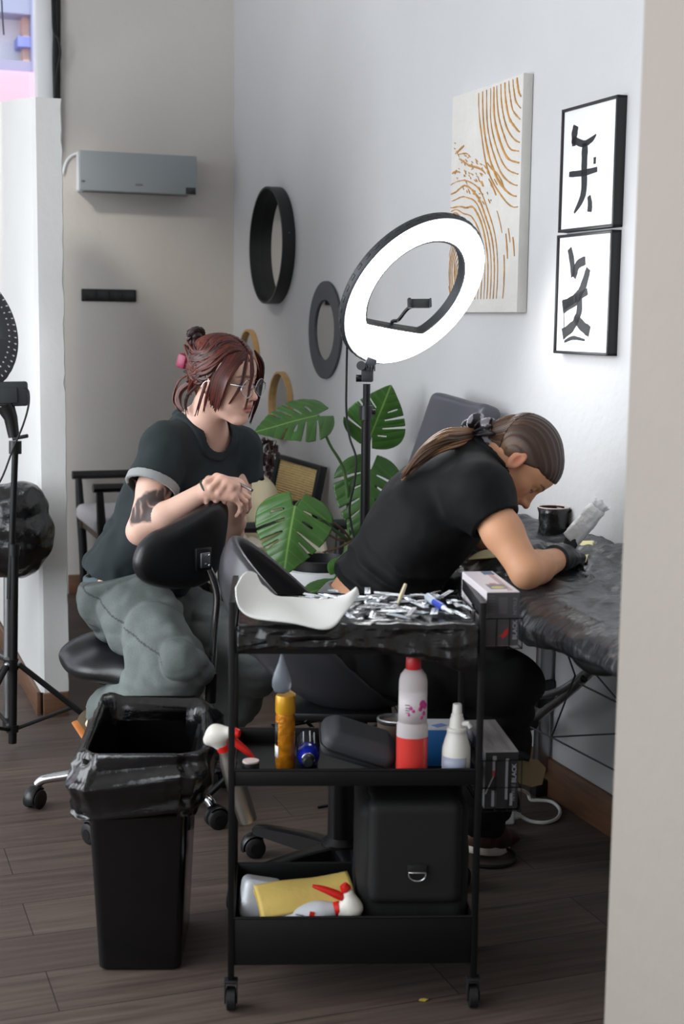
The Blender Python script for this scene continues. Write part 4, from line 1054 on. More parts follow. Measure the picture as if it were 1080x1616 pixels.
hd_.build('tilt_bracket', M_hous, lamp); MB().cyl(P(562, 597, LY), P(572, 597, LY), .010).build('knob', M_plast, lamp)
MB().tube([pt, [pt[0]*.55+lf[0]*.45, LY, pt[2]*.55], [lf[0], LY, .55]], .0105, 14).build('upper_pole', M_blackmetal, lamp)
MB().tube([P(578, 665, LY), [lf[0], LY, .08]], .0135, 14).build('lower_pole', M_blackmetal, lamp)
cl = MB(); cl.cyl(P(578, 640, LY), P(578, 662, LY), .020); cl.box((.026, .02, .014), P(586, 650, LY), bev=.003); cl.build('pole_clamp', M_plast, lamp)
def tripod(f, parent, angs, zc, rad, zl=.10, m=None):
    top = np.array([f[0], f[1], zc]); MB().cyl(top-[0, 0, .018], top+[0, 0, .018], .024).build('leg_collar', M_plast, parent)
    low = np.array([f[0], f[1], zl]); MB().cyl(low-[0, 0, .012], low+[0, 0, .012], .020).build('lower_collar', M_plast, parent)
    for a in angs:
        d = np.array([math.cos(a), math.sin(a), 0]); q = top+d*.022; e = np.array([f[0], f[1], .012])+d*rad
        l = MB().tube([q, e], .0095, 10).build('leg', m or M_blackmetal, parent); MB().tube([lerp(q, e, .97), e+(e-q)*.01], .0125, 10).build('rubber_foot', M_rubber, l)
        MB().tube([low+d*.018, lerp(q, e, .55)], .0065, 8).build('brace', m or M_blackmetal, parent)
        MB().ball(q, .011, n=10, k=6).build('rivet', M_steel, l)
tripod(lf, lamp, (math.radians(184), math.radians(62), math.radians(-48)), .43, .46, .14)
MB().tube([P(548, 545, LY+.05), P(547, 600, LY+.06), P(547, 650, LY+.06), P(552, 690, LY+.05), P(562, 722, LY+.04), P(560, 760, LY+.04), P(552, 800, LY+.05), P(556, 835, LY+.05), P(566, 880, LY+.04), P(570, 960, LY+.03)], .0032, 8, smooth=5).build('power_cord', M_rubber, lamp)
# second ring lamp, at the left edge, its back to us
LY2 = 4.62; n2_ = nrm(np.array([-.62, .66, -.40])); y2_ = np.array([-.62, 0, .78]); y2_ = nrm(y2_-n2_*(y2_@n2_)); R2_ = np.stack([np.cross(y2_, n2_), y2_, n2_], 1)
lf2 = PZ(20, 1182, 0); LY2 = lf2[1]; c2 = P(-7, 624, LY2)+y2_*.262
lamp2 = thing('ring_lamp', 'ring lamp with perforated back on tripod in front of the white partition', 'lamp', lf2, world=True)
G2, ho2 = ring_lamp(c2, R2_, lamp2, M_led2)
bx_ = MB(); bx_.box((.15, .078, .03), P(6, 622, LY2), M=frame([.25, -1, .1], (1, .1, .04))@ry(0), bev=.008); bx_.box((.09, .05, .006), P(4, 624, LY2-.02), M=frame([.25, -1, .1], (1, .1, .04)), bev=.002)
bx_.build('control_box', M_hous, lamp2)
nk = MB(); nk.tube([P(8, 640, LY2), P(17, 660, LY2), P(22, 690, LY2)], [.030, .022, .018], 12); nk.box((.05, .02, .012), P(32, 690, LY2), M=ry(-.2), bev=.003); nk.cyl(P(24, 696, LY2), P(24, 716, LY2), .020); nk.build('tilt_bracket', M_plast, lamp2)
MB().tube([P(24, 712, LY2), [lf2[0], LY2, .5]], .0105, 14).build('upper_pole', M_blackmetal, lamp2)
MB().tube([P(23, 860, LY2), [lf2[0], LY2, .02]], .0135, 14).build('lower_pole', M_blackmetal, lamp2)
MB().cyl(P(22, 858, LY2), P(22, 876, LY2), .019).build('pole_clamp', M_plast, lamp2)
tripod(lf2, lamp2, (math.radians(10), math.radians(130), math.radians(250)), .285, .34, .07)
MB().tube([P(38, 612, LY2-.02), P(45, 618, LY2-.02), P(45, 640, LY2-.03), P(36, 672, LY2-.03), P(20, 710, LY2-.03), P(0, 760, LY2-.03), P(-30, 800, LY2)], .0032, 8, smooth=5).build('power_cord', M_rubber, lamp2)
vents = MB()
for i in range(64):
    a = 2*PI*i/64
    vents.box((.010, .004, .003), G2(.226*math.cos(a), .226*math.sin(a), -.0285), M=R2_@rz(a)); vents.box((.005, .004, .003), G2(.205*math.cos(a), .205*math.sin(a), -.030), M=R2_@rz(a))
vents.build('vent_holes', mat('pale vent light', (220, 224, 226), .4), ho2)
# ---- the bag-wrapped table end in front of the partition
wt = thing('treatment_table', 'end of a table wrapped in black bags in front of the partition', 'table', P(-60, 1190, 4.72)*np.array([1, 1, 0]), world=True)
wq = SDF(); wq.u(s_box(P(-110, 838, 4.72), (.36, .105, .125), None, .09), 0); wq.u(s_ell(P(22, 836, 4.715), (.135, .105, .165)), .10)
wq.disp(lambda p: .010*ridged(p*np.array([5, 4, 6]), 2)+.004*ridged(p*np.array([18, 14, 22])+fbm(p*5, 2)[..., None], 2))
lo, hi = bounds([P(-260, 840, 4.72), P(90, 840, 4.72)], .42)
sdf_obj('wrapped_cushion', wq, lo, hi, .008, M_bag, wt)
for u, y in ((13, 4.74), (-150, 4.72)):
    q = P(u, 930, y); lgp = MB().tube([[q[0], y, .62], [q[0]-.01, y, .02]], .014, 12).build('leg', M_steel, wt); MB().cyl([q[0]-.01, y, 0], [q[0]-.01, y, .04], .018).build('leg_foot', M_rubber, lgp)
MB().tube([P(-60, 1010, 4.70), P(13, 1042, 4.74)], .009, 10).build('brace', M_steel, wt)
# ---- reclining client chair behind the tattooing person
gcz = thing('client_chair', 'grey padded client chair with upright backrest against the right wall', 'chair', np.array([.24, 4.45, 0]), world=True)
TL, TR = P(684, 618, 4.70), P(768, 638, 4.38); dd = nrm(np.array([-.16, -.06, -.5])); ww = TR-TL; wl_ = np.linalg.norm(ww); ww = nrm(ww); nn = nrm(np.cross(ww, dd)); dd = np.cross(nn, ww); RB = np.stack([ww, dd, nn], 1)
bs = SDF(); bs.u(s_box((TL+TR)/2+dd*.29+nn*.03, (wl_/2, .29, .040), RB, .024), 0); bs.disp(lambda p: .004*fbm(p*6, 2))
sdf_obj('backrest', bs, (TL+TR)/2-.75, (TL+TR)/2+.5, .006, M_vinylg, gcz)
MB().box((.36, .40, .10), (.24, 4.45, .46), M=RM, bev=.03, seg=3).build('seat', M_vinylg, gcz)
MB().lathe([(.13, 0), (.13, .02), (.05, .05), (.04, .42), (0, .42)], 28, t=(.24, 4.45, 0)).build('pedestal', M_plast, gcz)
# ---- wooden armchairs
M_ebony = mat('black stained wood', (24, 25, 27), .48, var=.15, vscale=20); M_seatw = mat('pale boucle seat fabric', (206, 204, 208), .9, bump=.002, bscale=140); M_seatc = mat('cream seat fabric', (208, 200, 178), .9, bump=.002, bscale=140)
M_rail = mat('brown seat rail', (84, 70, 58), .6)
def armchair(label, a, b, ms, group=None, turn=0.0):
    """faces left along the back wall; local x: back to front is negative"""
    t = thing('armchair', label, 'armchair', room(a, b, 0), YAW+turn, group)
    for y in (-.29, .29):
        MB().tube([(-.27, y, .62), (-.262, y, .44), (-.25, y*.99, .2), (-.255, y, 0)], [.016, .022, .022, .014], 12, smooth=3).build('front_leg', M_ebony, t)
        MB().tube([(.22, y, .62), (.20, y, .44), (.22, y, .2), (.27, y, 0)], [.016, .021, .021, .014], 12, smooth=3).build('rear_leg', M_ebony, t)
        MB().tube([(-.30, y, .622), (-.05, y, .622), (.16, y*.99, .628), (.25, y*.85, .66)], [.021, .021, .020, .018], 10, flat=((0, 1, 0), 1.25), smooth=3).build('armrest', M_ebony, t)
        MB().box((.48, .02, .055), (-.03, y*.94, .385), bev=.003).build('side_rail', M_rail, t)
    MB().box((.02, .54, .055), (-.245, 0, .385), bev=.003).build('seat_rail', M_rail, t)
    MB().tube([(.25, .25, .66), (.285, .12, .70), (.295, 0, .71), (.285, -.12, .70), (.25, -.25, .66)], .024, 10, smooth=4, flat=((0, 0, 1), 1.9)).build('back_rail', M_ebony, t)
    s = SDF(); s.u(s_box((-.02, 0, .44), (.27, .285, .042), None, .035), 0); s.u(s_ell((-.02, 0, .455), (.25, .25, .045)), .03)
    sdf_obj('seat_cushion', s, (-.35, -.35, .35), (.3, .35, .55), .009, ms, t)
    return t
armchair('black wooden armchair with pale grey seat against the back wall', -.56, 3.19, M_seatw, 'wooden armchairs')
armchair('black wooden armchair with cream seat beside the potted monstera', -.42, 1.79, M_seatc, 'wooden armchairs', PI)
pl_ = SDF(); pc2 = room(-.40, 1.80, .625); Rq = RM@ry(-.22)
pl_.u(s_ell(pc2, (.085, .24, .19), Rq), 0); pl_.u(s_box(pc2, (.05, .21, .16), Rq, .05), .05); pl_.disp(lambda p: .006*fbm(p*9, 3))
tag(sdf_obj('cushion', pl_, pc2-.35, pc2+.35, .008, mat('beige cushion linen', (206, 192, 160), .95, bump=.001, bscale=300)), 'beige linen cushion leaning on the cream armchair behind the folded hands', 'cushion')
bl = []
for i, t in enumerate(np.linspace(0, 1, 40)):
    row = []
    for j, s_ in enumerate(np.linspace(0, 1, 26)):
        q = room(-.60+.42*s_, 1.54+.03*math.sin(s_*9), .505+.02*math.sin(s_*PI)+.012*math.sin(t*14+s_*5)); row.append(q+D1*(t*.22)+np.array([0, 0, .13*t*s_+.01*math.sin(s_*22)]))
    bl.append(row)
tag(MB().grid(bl).build('throw_blanket', mat('cream knit throw', (222, 214, 196), .95, bump=.003, bscale=90), angle=180, solid=.012), 'cream knitted throw bunched on the seat of the cream armchair', 'blanket')
# ---- waste bin and its liner
M_binp = mat('glossy black bin plastic', (9, 9, 10), .16, spec=.5)
bz_, by_, bx0, bx1, bd, bh = 0, 2.915, -.514, -.338, .27, .470
bn = thing('waste_bin', 'tall slim black waste bin in front of the stool', 'bin', ((bx0+bx1)/2, by_, 0), .03)
def rrect(w, d, z, r=.018, n=5, cy=0.):
    o = []
    for sx, sy, a0 in ((1, -1, -PI/2), (1, 1, 0), (-1, 1, PI/2), (-1, -1, PI)):
        for k in range(n+1):
            a = a0+PI/2*k/n; o.append((sx*(w/2-r)+r*math.cos(a), cy+sy*(d/2-r)+r*math.sin(a), z))
    return o
w0, w1 = .178, .222
MB().rings([rrect(w0-.01, bd-.02, 0, cy=bd/2), rrect(w0, bd-.01, .006, cy=bd/2), rrect(w1, bd+.03, bh, cy=bd/2), rrect(w1+.012, bd+.042, bh, cy=bd/2), rrect(w1+.012, bd+.042, bh+.008, cy=bd/2), rrect(w1-.004, bd+.026, bh+.008, cy=bd/2), rrect(w0-.008, bd-.018, .012, cy=bd/2)]).build('bin_body', M_binp, bn, angle=35)
MB().box((.006, .05, .05), (w1/2-.006, .06, .33), bev=.002).build('side_clip', M_plast, bn)
def liner():
    G = []; n = 150; ctr = np.array([(bx0+bx1)/2+.002, by_+bd/2, 0])
    prof = [(.86, .30), (.93, .40), (.96, .46), (1.0, .489), (1.05, .495), (1.10, .484), (1.15, .462), (1.17, .43), (1.16, .40), (1.13, .375), (1.09, .36)]
    rr, zz = [], []
    base = np.array(rrect(w1+.004, bd+.034, 0, .045, 36, 0))[:, :2]; base = base[np.linspace(0, len(base)-1, n).astype(int)]
    P_ = []
    q, _ = spline(np.array([(a, b, 0) for a, b in prof]), 1., 3)
    for g, z, _ in q:
        row = []
        for k in range(n):
            x, y = base[k]; th = math.atan2(y, x)
            lob = vnoise(np.array([math.cos(th)*1.7+5, math.sin(th)*1.7, z*2]))
            left = max(0, -math.cos(th)); back = max(0, math.sin(th)); front = max(0, -math.sin(th))
            over = max(0, g-1.0)*5
            gg = 1+(g-1)*(1+.85*lob+.30*left+.1*front) if g > 1 else g
            zz_ = z+(.085*back*max(0, 1-abs(g-1.07)*7)*(.35+.9*max(0, -math.cos(th-.3))))-over*.03*(left*.9+.15*front+.2*lob) if g > .97 else z
            if g > 1.08: zz_ -= (g-1.08)*8*(.030*left*front+.010*left+.02*(1-back)*(.5+.5*lob)-.02*max(0, math.cos(th)))
            row.append((x*gg, y*(1+(gg-1)*.75), zz_))
        P_.append(row)
    P_ = np.array(P_)
    amp = np.clip((np.array([x[0] for x in q])-.95)*9, .15, 1)[:, None, None]
    d = ridged(P_*np.array([17, 17, 5])+fbm(P_*6, 2)[..., None]*.6, 2)[..., None]*.011*amp+ridged(P_*np.array([9, 9, 13]), 3)[..., None]*.013*amp*1.7+fbm(P_*np.array([11, 11, 14])+3, 2)[..., None]*.014*amp+ridged(P_*np.array([22, 22, 30]), 2)[..., None]*.006*amp
    rad = P_*np.array([1, 1, 0]); rad = rad/np.maximum(np.linalg.norm(rad, axis=-1, keepdims=True), 1e-6)
    V = P_+rad*np.maximum(d, -.004)+np.array([0, 0, .6])*d*.5+ctr
    # no deeper than the bin's rim
    return tag(MB().grid(V, closeu=True).build('bin_liner', M_bag, angle=180, solid=.0012), 'crumpled black bin liner folded over the waste bin rim', 'bin liner')
liner()
# ------------------------------------------------------------------ the cart and what is on it
CY, CX, CRZ = 2.765, .034, .05
def PC(u, v, Y): return P(u, v, Y-.14)
Rc = rz(CRZ); cart_o = np.array([CX, CY, 0])
def LC(x, y, z): return cart_o+Rc@np.array([x, y, z])           # cart axes: x right, y away, z up
cart = thing('utility_cart', 'narrow black three-tier utility cart on casters in the foreground', 'cart', cart_o, CRZ)
hwc, dc = .249, .285
for x in (-hwc, hwc):
    for y in (.0, dc):
        MB().box((.013, .013, .785), (x, y, .4575), bev=.0015).build('post', M_blackmetal, cart, angle=30)
    MB().box((.013, dc-.012, .026), (x, dc/2, .837), bev=.0015).build('side_rail', M_blackmetal, cart, angle=30)
def tray(z0, z1, name='tray'):
    m = MB(); w, d = 2*hwc-.012, dc; t = .0025
    m.box((w, d, t), (0, dc/2, z0+t/2))
    for y in (-.002, dc+.002): m.box((w, t, z1-z0), (0, y, (z0+z1)/2), bev=.0008)
    for x in (-w/2, w/2): m.box((t, d, z1-z0), (x, dc/2, (z0+z1)/2), bev=.0008)
    for y in (-.004, dc+.004): m.tube([(-w/2, y, z1), (w/2, y, z1)], .003, 8)
    return m.build(name, M_blackmetal, cart, angle=30)
tray(.745, .797); tray(.474, .5075); tray(.096, .1975)
for x in (-hwc, hwc):
    for y in (.0, dc):
        c = MB().tube([(x-.010, y, .024), (x-.008, y, .024), (x+.008, y, .024), (x+.010, y, .024)], [.018, .024, .024, .018], 24).build('caster', M_rubber, cart)
        f = MB(); f.box((.003, .022, .045), (x-.012, y-.002, .040), bev=.001); f.box((.003, .022, .045), (x+.012, y-.002, .040), bev=.001); f.box((.028, .024, .006), (x, y, .062), bev=.001); f.cyl((x, y, .062), (x, y, .080), .006)
        f.build('fork', mat('dark steel fork', (58, 58, 60), .4, metal=.6) if 'dark steel fork' not in MATS else MATS['dark steel fork'], c)
# black film over the top tray
def top_cover():
    G = []; hx, z1 = hwc-.012, .808
    nu, nv = 170, 120
    vprof = [(-.013, .748), (-.018, .757), (-.017, .770), (-.014, .786), (-.010, .802), (.004, z1-.004), (.02, z1-.006), (dc-.02, z1-.004), (dc+.004, z1), (dc+.012, .799), (dc+.013, .78), (dc+.012, .75)]
    q, _ = spline(np.array([(a, b, 0) for a, b in vprof]), 1., 11)
    for y, z, _ in q:
        row = []
        for x in np.linspace(-hx, hx, nu):
            row.append((x, y, z))
        G.append(row)
    G = np.array(G); x, y, z = G[..., 0], G[..., 1], G[..., 2]
    r = ridged(np.stack([x*9+y*4, y*9, z*22-x*2], -1), 3); f = fbm(np.stack([x*34, y*34, z*34], -1), 2)
    front = z < z1-.008; fr = np.where((y < .01), 1., 0.)*front
    y2 = y-fr*(.006*np.maximum(r, -.3)+.003*f); bk = np.where((y > dc), 1., 0.)*front; y2 = y2+bk*.006*np.maximum(r, -.3)
    z2 = z+np.where(front, 0, .0035*np.maximum(r, -.4)+.0012*f)
    hem = np.clip((.782-z)/.035, 0, 1); z2 = z2-hem*(.012+.022*vnoise(np.stack([x*7, y*2, x*0], -1))+.018*np.exp(-((x-.205)/.045)**2)-.012*np.clip((.0-x)/.25, 0, 1))
    V = np.stack([x, y2, z2], -1)@Rc.T+cart_o
    return tag(MB().grid(V).build('tray_cover', M_bag, angle=180, solid=.0008), 'shiny black film wrapped over the top tray of the cart', 'cover')
top_cover()
# white paper sheet hanging over the front left corner
lo_ = [(372, 930, 2.90), (378, 962, 2.885), (410, 978, 2.875), (470, 989, 2.872), (520, 992, 2.876), (545, 972, 2.93), (566, 939, 3.02)]
hi_ = [(404, 908, 3.06), (414, 925, 3.07), (422, 934, 3.07), (440, 942, 3.08), (470, 948, 3.09), (520, 948, 3.08), (560, 938, 3.04)]
a, _ = spline([PC(*q) for q in lo_], 1., 8); b, _ = spline([PC(*q) for q in hi_], 1., 8)
G = []
for t in np.linspace(0, 1, 22):
    row = a*(1-t)+b*t; row = row+np.array([0, -.012, .016])*math.sin(t*PI)+np.array([0, 0, .003])*np.sin(np.arange(len(a))*.35+t*3)[:, None]; G.append(row)
G = np.array(G); G[..., 2] += .003
tag(MB().grid(G).build('paper_sheet', mat('white absorbent paper', (236, 236, 232), .9, bump=.0006, bscale=300), angle=180, solid=.003), 'white absorbent paper sheet draped over the left end of the cart top', 'paper')
# loose packages scattered on the top
M_pk = [mat('silver foil wrap', (206, 210, 214), .22, metal=.8, bump=.002, bscale=90), mat('white blister paper', (226, 228, 230), .5), mat('clear blister film', (196, 204, 212), .12, spec=.7, bump=.002, bscale=90)]
rp = random.Random(21); first = None
for i in range(84):
    u = rp.uniform(0, 1); v = rp.uniform(0, 1); x = -.10+.335*u; y = .022+.24*v
    L = rp.uniform(.026, .060); w = rp.uniform(.007, .017)
    m = MB(); m.box((L, w, .0016), (0, 0, .001), bev=.0006); m.tube([(-L*.30, 0, .0018), (-L*.05, 0, .0022), (L*.2, 0, .0022), (L*.36, 0, .0016)], [w*.14, w*.18, w*.16, w*.08], 8)
    o = m.build('needle_package', M_pk[i % 3 if i % 7 else 0])
    o.location = LC(x, y, .812+.0028*(i % 4)+.002*rp.random()).tolist(); o.rotation_euler = (rp.uniform(-.22, .22), rp.uniform(-.16, .16), rp.uniform(0, 2*PI)+0)
    tag(o, 'small silver-white needle package among the scattered packages on the cart top', 'package', 'needle packages scattered on the cart top')
q = PC(686, 958, 3.03); q[2] = .827; q2 = PC(700, 968, 2.99); q2[2] = .824; q0 = PC(676, 945, 3.07); q0[2] = .830
bv = thing('ink_vial', 'small blue-ended vial lying among the needle packages', 'vial', q, world=True)
MB().tube([q, q2], .0075, 14).build('blue_cap', mat('cobalt blue plastic', (28, 62, 178), .3), bv); MB().tube([q0, lerp(q0, q, .85), q], [.0085, .0085, .0068], 14).build('vial_body', mat('frosted vial', (190, 200, 214), .3), bv)
MB().tube([q2, q2+(q2-q)*.25, q2+(q2-q)*1.0], [.006, .0035, .003], 10).build('vial_tip', M_white, bv)
qa, qb = PC(628, 965, 3.04), PC(640, 938, 3.06); qa[2] = .820; qb[2] = .858
tag(MB().tube([qa, lerp(qa, qb, .4), qb], [.004, .008, .006], 12, flat=((1, 0, 0), .6)).build('spatula', mat('pale wood spatula', (222, 208, 176), .6)), 'cream wooden spatula sticking up between the needle packages', 'spatula')
# teardrop hanging below the top tray
td = PC(445, 1066, 2.90)
dr = []
for r, z in ((.0012, .052), (.003, .042), (.0075, .026), (.0145, .008), (.0195, -.010), (.0195, -.022), (.015, -.032), (.006, -.0365), (.0005, -.037)):
    dr.append([td+np.array([r*math.cos(a), r*math.sin(a)*.55, z]) for a in np.arange(28)*2*PI/28])
tdo = thing('hanging_drop', 'grey translucent teardrop hanging under the top tray', 'ornament', td, world=True)
k = NT('smoky clear plastic'); k.b.inputs['Base Color'].default_value = rgb(150, 158, 170); k.b.inputs['Roughness'].default_value = .22; k.b.inputs['Transmission Weight'].default_value = .55
MB().rings(dr).build('drop', k.m, tdo, angle=180); MB().tube([td+[0, 0, .05], td+[0, 0, .10]], .0012, 6).build('thread', M_rubber, tdo)
# ---- middle tray
ZM = .4768
def on_mid(u, y_local, z=ZM):
    """a spot of the middle tray at the given depth in the tray"""
    Y = CY+y_local; d = P(u, 1200, Y); return np.array([d[0], Y, z])
M_amber = mat('amber foil plastic', (196, 124, 20), .25, metal=.35, bump=.003, bscale=70, spec=.6, var=.35, vscale=60); M_gcap = mat('gold plastic cap', (206, 150, 26), .28, metal=.25)
p = on_mid(450, .10); bt = thing('spray_bottle', 'amber spray bottle with gold cap standing on the middle tray', 'bottle', p, world=True)
MB().lathe([(.0, 0), (.019, 0), (.0205, .004), (.0205, .108), (.0195, .116), (.0195, .120)], 30, t=p).build('bottle_body', M_amber, bt)
MB().lathe([(.0205, .118), (.021, .122), (.0205, .152), (.019, .156), (.014, .1565), (.0, .155)], 30, t=p).build('cap', M_gcap, bt)
R_ = [[p+np.array([.0209*math.cos(a), .0209*math.sin(a), z]) for a in np.linspace(PI*.92, PI*1.28, 12)] for z in (.026, .050)]
MB().grid(R_).build('white_label', M_white, bt, solid=.0004); R_ = [[p+np.array([.0208*math.cos(a), .0208*math.sin(a), z]) for a in np.linspace(PI*.92, PI*1.24, 12)] for z in (.052, .10)]
MB().grid(R_).build('dark_label', M_matblack, bt, solid=.0004)
p = on_mid(396, .045); jr = thing('jar', 'small black jar with pale flat lid at the left of the middle tray', 'jar', p, world=True)
MB().lathe([(0, 0), (.0165, 0), (.0175, .002), (.0175, .026), (.016, .030)], 28, t=p).build('jar_body', M_matblack, jr); MB().lathe([(.0168, .029), (.0172, .030), (.0168, .0325), (0, .0325)], 28, t=p).build('lid', mat('pale pink lid', (214, 196, 190), .5), jr)
# blue bottle lying with its neck towards us
p0, p1 = on_mid(487, .055, ZM+.026), on_mid(486, .19, ZM+.026); bb_ = thing('blue_bottle', 'blue bottle lying on the middle tray with its neck forward', 'bottle', p0, world=True)
d_ = nrm(p1-p0); MB().tube([p0+d_*.022, p0+d_*.028, p0+d_*.040, p0+d_*.055, p0+d_*.062], [.009, .014, .0225, .0245, .0245], 28).build('blue_shoulder', mat('cobalt glossy plastic', (22, 40, 160), .15, spec=.6), bb_)
MB().tube([p0+d_*.062, p0+d_*.15, p0+d_*.16], [.0246, .0246, .02], 28).build('dark_body', mat('dark glossy foil', (52, 56, 66), .14, metal=.5), bb_)
for k_ in range(3): MB().tube([p0+d_*.066+Fq, p0+d_*.145+Fq], .0009, 8).build('reflection_streak', M_white, bb_) if (Fq := np.array([(-.010, .004, .013)[k_], 0, (.0223, .0242, .0207)[k_]])) is not None else None  # thin white tubes stand in for the long reflections on the bottle body
MB().tube([p0, p0+d_*.004, p0+d_*.020, p0+d_*.024], [.009, .0118, .0118, .009], 20).build('neck_cap', M_matblack, bb_); MB().torus(.0125, .0016, c=p0+d_*.022, M=frame(d_), n=28).build('neck_ring', M_chrome, bb_)
for u, y, sz, an, lab in ((463, .030, (.034, .016, .004), .15, 'white card scrap lying left of the blue bottle'), (512, .030, (.05, .014, .003), -.1, 'pale grey strip lying right of the blue bottle')):
    o = MB().box(sz, bev=.001).build('card', M_white); o.location = on_mid(u, y, ZM+.003).tolist(); o.rotation_euler = (0, .05, an); tag(o, lab, 'card')
# zipped hard case leaning
cs2 = SDF(); cp = PC(564, 1174, 3.0); Rk = ry(.34)@rz(.15)@rx(.25)
cs2.u(s_box(cp, (.080, .050, .027), Rk, .022), 0); cs2.u(s_box(cp+Rk@np.array([0, 0, .012]), (.064, .036, .024), Rk, .012), .012)
zc_ = thing('zip_case', 'charcoal hard zip case leaning on the middle tray', 'case', cp, world=True)
lo, hi = cp-.12, cp+.12; sdf_obj('case_shell', cs2, lo, hi, .0028, mat('charcoal woven shell', (58, 60, 64), .6, bump=.0006, bscale=700), zc_)
zp = [cp+Rk@np.array([x, y, -.004]) for x, y, _ in rrect(.1615, .1015, 0, .02, 6)]
MB().tube(zp, .0026, 8, close=True).build('zip', M_matblack, zc_)
# pink liquid bottle
def liquid_bottle():
    p = on_mid(650, .045); t = thing('pink_bottle', 'tall clear bottle half full of red liquid with red cap', 'bottle', p, world=True)
    k = NT('frosted clear plastic'); k.b.inputs['Base Color'].default_value = rgb(232, 222, 222); k.b.inputs['Roughness'].default_value = .38; k.b.inputs['Transmission Weight'].default_value = .35; k.b.inputs['IOR'].default_value = 1.2
    S_ = lambda pr, sq=.8: [[p+np.array([r*math.cos(a), r*math.sin(a)*sq, z*1.07]) for a in np.arange(36)*2*PI/36] for r, z in pr]
    zl = .083
    MB().rings(S_([(.0005, 0), (.026, 0), (.031, .006), (.0322, .02), (.0322, zl)])).build('red_liquid', mat('red soap liquid', (214, 62, 56), .22, spec=.5), t)
    MB().rings(S_([(.0320, zl), (.0318, .105), (.0292, .112), (.0288, .19), (.026, .202), (.018, .212), (.0135, .2145)])).build('bottle_body', k.m, t)
    MB().rings(S_([(.0152, .2135), (.0158, .2165), (.0152, .235), (.014, .2375), (.0005, .2375)], 1.)).build('cap', mat('red ribbed cap', (196, 30, 36), .35), t)
    lab = mat('pale pink label', (222, 186, 192), .5, var=.08, vscale=40)
    R_ = [[p+np.array([.0292*math.cos(a)*1.006, .0292*math.sin(a)*.806, z]) for a in np.linspace(PI*1.06, PI*1.94, 26)] for z in (.118, .185)]
    la = MB().grid(R_).build('label', mat('label film', (216, 206, 208), .45), t, solid=.0003)
    fl = MB(); rn = random.Random(3)
    for a, z, r in ((1.72, .160, .0085), (1.80, .155, .007), (1.66, .150, .005), (1.44, .152, .004), (1.5, .146, .0035), (1.76, .140, .005), (1.70, .132, .004), (1.40, .138, .003)):
        c = p+np.array([.0296*math.cos(PI*a), .0296*math.sin(PI*a)*.806, z]); fl.ball(c, (r, .0012, r), M=rz(PI*a+PI/2), n=10, k=6)
    fl.build('pink_flowers', mat('magenta flower print', (196, 60, 140), .5, var=.3, vscale=200), la)
    tx = MB()
    for z, w in ((.158, .010), (.152, .007), (.147, .008), (.142, .007)): tx.box((w, .0008, .0016), p+np.array([-.012, -.0225, z]), M=rz(-.42))
    tx.build('small_print', mat('grey small print', (96, 84, 92), .6), la)
    R2 = [[p+np.array([.0324*math.cos(a), .0324*math.sin(a)*.806, z]) for a in np.linspace(PI*1.30, PI*1.62, 14)] for z in (.084, .118)]
    return t
liquid_bottle()
def white_bottle():
    p = on_mid(720, .04); t = thing('white_bottle', 'white pump spray bottle with blue-grey label on the middle tray', 'bottle', p, world=True)
    m = mat('white hdpe', (222, 220, 212), .45); L_ = lambda pr: MB().lathe(pr, 32, t=p)
    L_([(0, 0), (.026, 0), (.029, .004), (.029, .055), (.0285, .066), (.0235, .085), (.020, .096), (.020, .102), (.0215, .104)]).build('bottle_body', m, t, angle=60)
    L_([(.0205, .104), (.0205, .108), (.0150, .110), (.0145, .126), (.0125, .130), (.0118, .136), (.0100, .138), (.0090, .156), (.0078, .158), (0, .158)]).build('pump_head', m, t, angle=30)
    MB().tube([p+[.010, -.006, .118], p+[.022, -.010, .120], p+[.027, -.010, .112]], [.006, .0055, .005], 10).build('nozzle', m, t)
    R_ = [[p+np.array([.0293*math.cos(a), .0293*math.sin(a), z]) for a in np.linspace(PI*1.10, PI*1.72, 20)] for z in (.021, .052)]
    MB().grid(R_).build('blue_label', mat('blue grey label', (152, 158, 176), .5), t, solid=.0004)
    R_ = [[p+np.array([.0292*math.cos(a), .0292*math.sin(a), z]) for a in np.linspace(PI*1.10, PI*1.80, 20)] for z in (.003, .020)]
    lb = MB().grid(R_).build('lower_label', mat('white label', (230, 228, 222), .5), t, solid=.0003)
    for a, c in ((1.28, (214, 110, 60)), (1.40, (206, 92, 60)), (1.62, (120, 140, 190))):
        q = p+np.array([.0297*math.cos(PI*a), .0297*math.sin(PI*a), .011]); MB().box((.007, .0006, .007), q, M=rz(PI*a+PI/2)@ry(.78 if a < 1.5 else 0)).build('hazard_mark', mat('print %d' % c[0], c, .6), lb, smooth=False)
white_bottle()
# blue and white tissue box, metal cup behind
p = on_mid(700, .165); bx = thing('tissue_box', 'blue box with white printed top behind the red liquid bottle', 'box', p, CRZ)
MB().box((.085, .085, .078), (0, 0, .039), bev=.002).build('carton', mat('blue carton', (28, 104, 172), .5), bx); MB().box((.081, .081, .001), (0, 0, .0785)).build('top_print', mat('white top print', (214, 216, 220), .5), bx)
MB().box((.03, .02, .0006), (-.012, -.01, .0793), M=rz(.6)).build('blue_emblem', mat('soft blue print', (124, 150, 206), .5), bx, smooth=False)
p = on_mid(622, .20); cu = thing('metal_cup', 'brown steel cup behind the red liquid bottle', 'cup', p, world=True)
MB().lathe([(0, 0), (.034, 0), (.037, .004), (.037, .074)], 30, t=p).build('cup_body', mat('brown enamel', (104, 88, 76), .35), cu); MB().lathe([(.037, .073), (.0385, .076), (.0385, .081), (.034, .082), (.034, .07), (0, .068)], 30, t=p).build('cup_lid', M_steel, cu)
